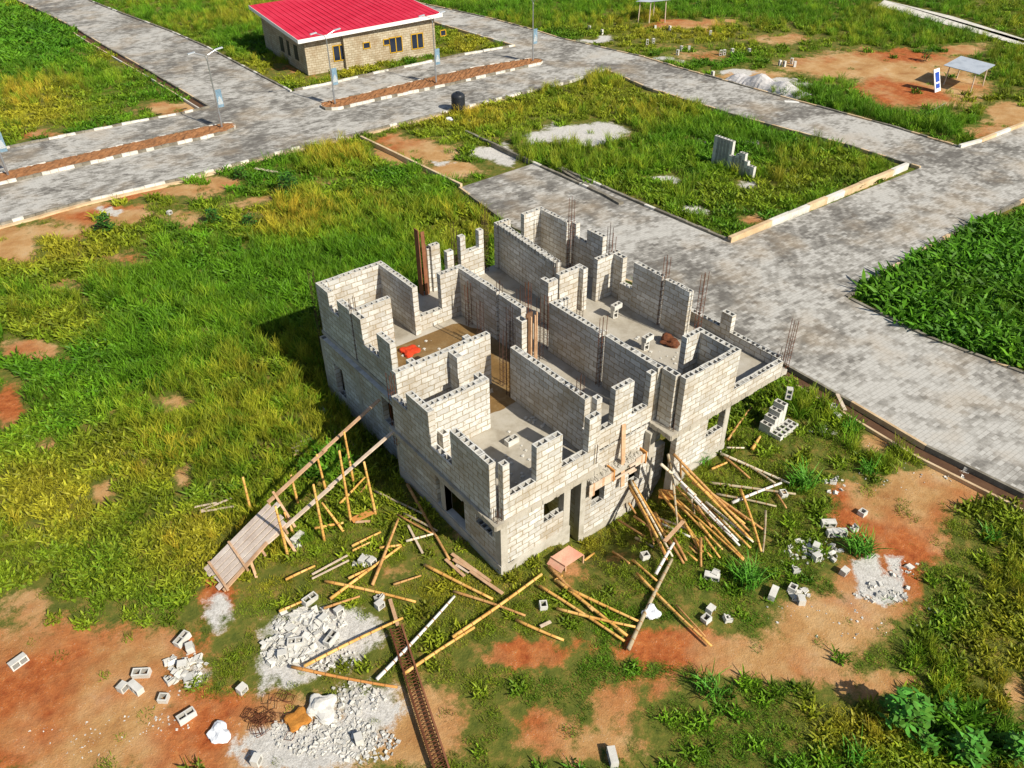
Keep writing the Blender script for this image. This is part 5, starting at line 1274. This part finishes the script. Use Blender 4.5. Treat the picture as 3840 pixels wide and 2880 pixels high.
tint = G_[np.where(n1 > .55, 1, 0)] * (1 - n2[:, None]) + G_[2] * n2[:, None]; yel = np.clip(zd * .95 + .12 + (n3 - .5) * 1.1 + (RNG.random(n) - .5) * .3, 0, 1)[:, None] * np.where(zu > .4, .2, 1)[:, None]
tint = tint * (1 - yel) + (G_[3] * .65 + G_[4] * .35) * yel; tint = np.where((idx == 3)[:, None], tint * .5 + G_[0] * .6, tint); tint = np.where((zu > .4)[:, None], G_[5] * .6 + tint * .5, tint); tint *= RNG.uniform(.75, 1.75, (n, 1)) * np.array([1.12, 1.12, .8])
for nm, sel, lb in (('short_grass', idx < 3, 'short green and yellow grass over the plots'), ('tall_grass', (idx == 3) | (idx == 4), 'tall green grass with pale seed heads'), ('leafy_weeds', idx == 5, 'low broad leaved weeds and lush ground cover')):
    scatter(nm, X[sel], Y[sel], idx[sel], scl[sel], tint[sel], lb)


def plant(p, h, n, ls, mat, name, lb, cat, group=None):
    p = Vector(p); t = empty(name, p, lb, cat, group); m = MB(); s = MB()
    for i in range(max(3, n // 14)):
        a = random.random() * 6.28; e = p + Vector((math.cos(a) * h * .4, math.sin(a) * h * .4, h * random.uniform(.6, 1))); s.tube([p - Vector((0, 0, .05)), p.lerp(e, .5) + Vector((0, 0, h * .12)), e], .014, 5)
    for i in range(n):
        a = random.random() * 6.28; f = random.random() ** .5; z = random.uniform(.25, 1.05) * h; c = p + Vector((math.cos(a) * f * h * .55 * (1.15 - z / h * .5), math.sin(a) * f * h * .55 * (1.15 - z / h * .5), z))
        b = random.random() * 6.28; u = Vector((math.cos(b), math.sin(b), random.uniform(-.6, .3))) * ls; v = Vector((-math.sin(b), math.cos(b), random.uniform(-.3, .3))) * ls * .4
        m.face([c - u, c - u * .2 + v, c + u, c - u * .2 - v], None, random.randrange(2))
    s.build('stem', 'stem_green', t); m.build('foliage', [mat, 'leaf_mid'], t)
for c, x, y, h, n, ls, mt, lb in (('br', 1690, 590, 1.1, 170, .16, 'leaf_bright', 'tallest bright green leafy plant near the bottom right'), ('br', 1960, 730, .8, 90, .15, 'leaf_bright', 'bright leafy plant at the lower edge right of the tallest one'), ('br', 1790, 700, .5, 45, .11, 'leaf_bright', 'small bright leafy plant below the tallest one'), ('br', 1885, 545, .4, 36, .1, 'leaf_bright', 'small bright plant right of the tallest one'), ('br', 2180, 730, .8, 80, .15, 'leaf_bright', 'leafy plant cut by the bottom right corner'),
    ('f1', 1880, 1265, 1.3, 220, .14, 'leaf_dark', 'round dark shrub in the middle of the near field'), ('f1', 1570, 1165, .8, 120, .13, 'leaf_mid', 'bright shrub near the avenue kerb'), ('f1', 690, 1510, 1.0, 170, .14, 'leaf_dark', 'wide dark shrub left of the near field'), ('f1', 1630, 1480, .8, 110, .12, 'leaf_dark', 'small dark shrub below the round dark shrub'), ('f1', 1390, 1450, .9, 130, .12, 'leaf_dark', 'dark creeper covered mound in the near field'), ('st', 200, 230, .9, 110, .13, 'leaf_dark', 'dark bush on the red soil left of the shed roof')):
    plant(G0(c, x, y, 0), h, n, ls, mt, 'leafy_plant', lb, 'plant')
for c, x, y, h, nb, lb in (('rr', 1010, 610, 1.1, 120, 'big fresh grass clump below the block stack'), ('rr', 1330, 960, 1.0, 150, 'big grass clump right of the three flat blocks'), ('rr', 720, 1120, 1.0, 170, 'wide bright grass clump below the bamboo heap'), ('rr', 1370, 530, .7, 70, 'star shaped grass clump beside the orange soil'), ('rr', 1270, 310, .7, 70, 'grass clump below the two blocks by the drain'), ('br', 870, 450, .9, 70, 'pale green grass clump in front of the bare path'), ('rr', 2020, 890, .6, 60, 'grass clump at the right edge of the orange soil'), ('br', 1490, 740, .7, 60, 'grass clump left of the bright leafy plants'), ('rr', 470, 470, .9, 60, 'tall grass clump against the right wall')):
    me = tuft('grass_clump', nb, h * .5, h, .3 * h + .1, .035, .95); me.materials.clear(); me.materials.append(MT['clump_grass']); o = link('grass_clump', me); o.location = G0(c, x, y, 0); tag(o, lb, 'grass clump')
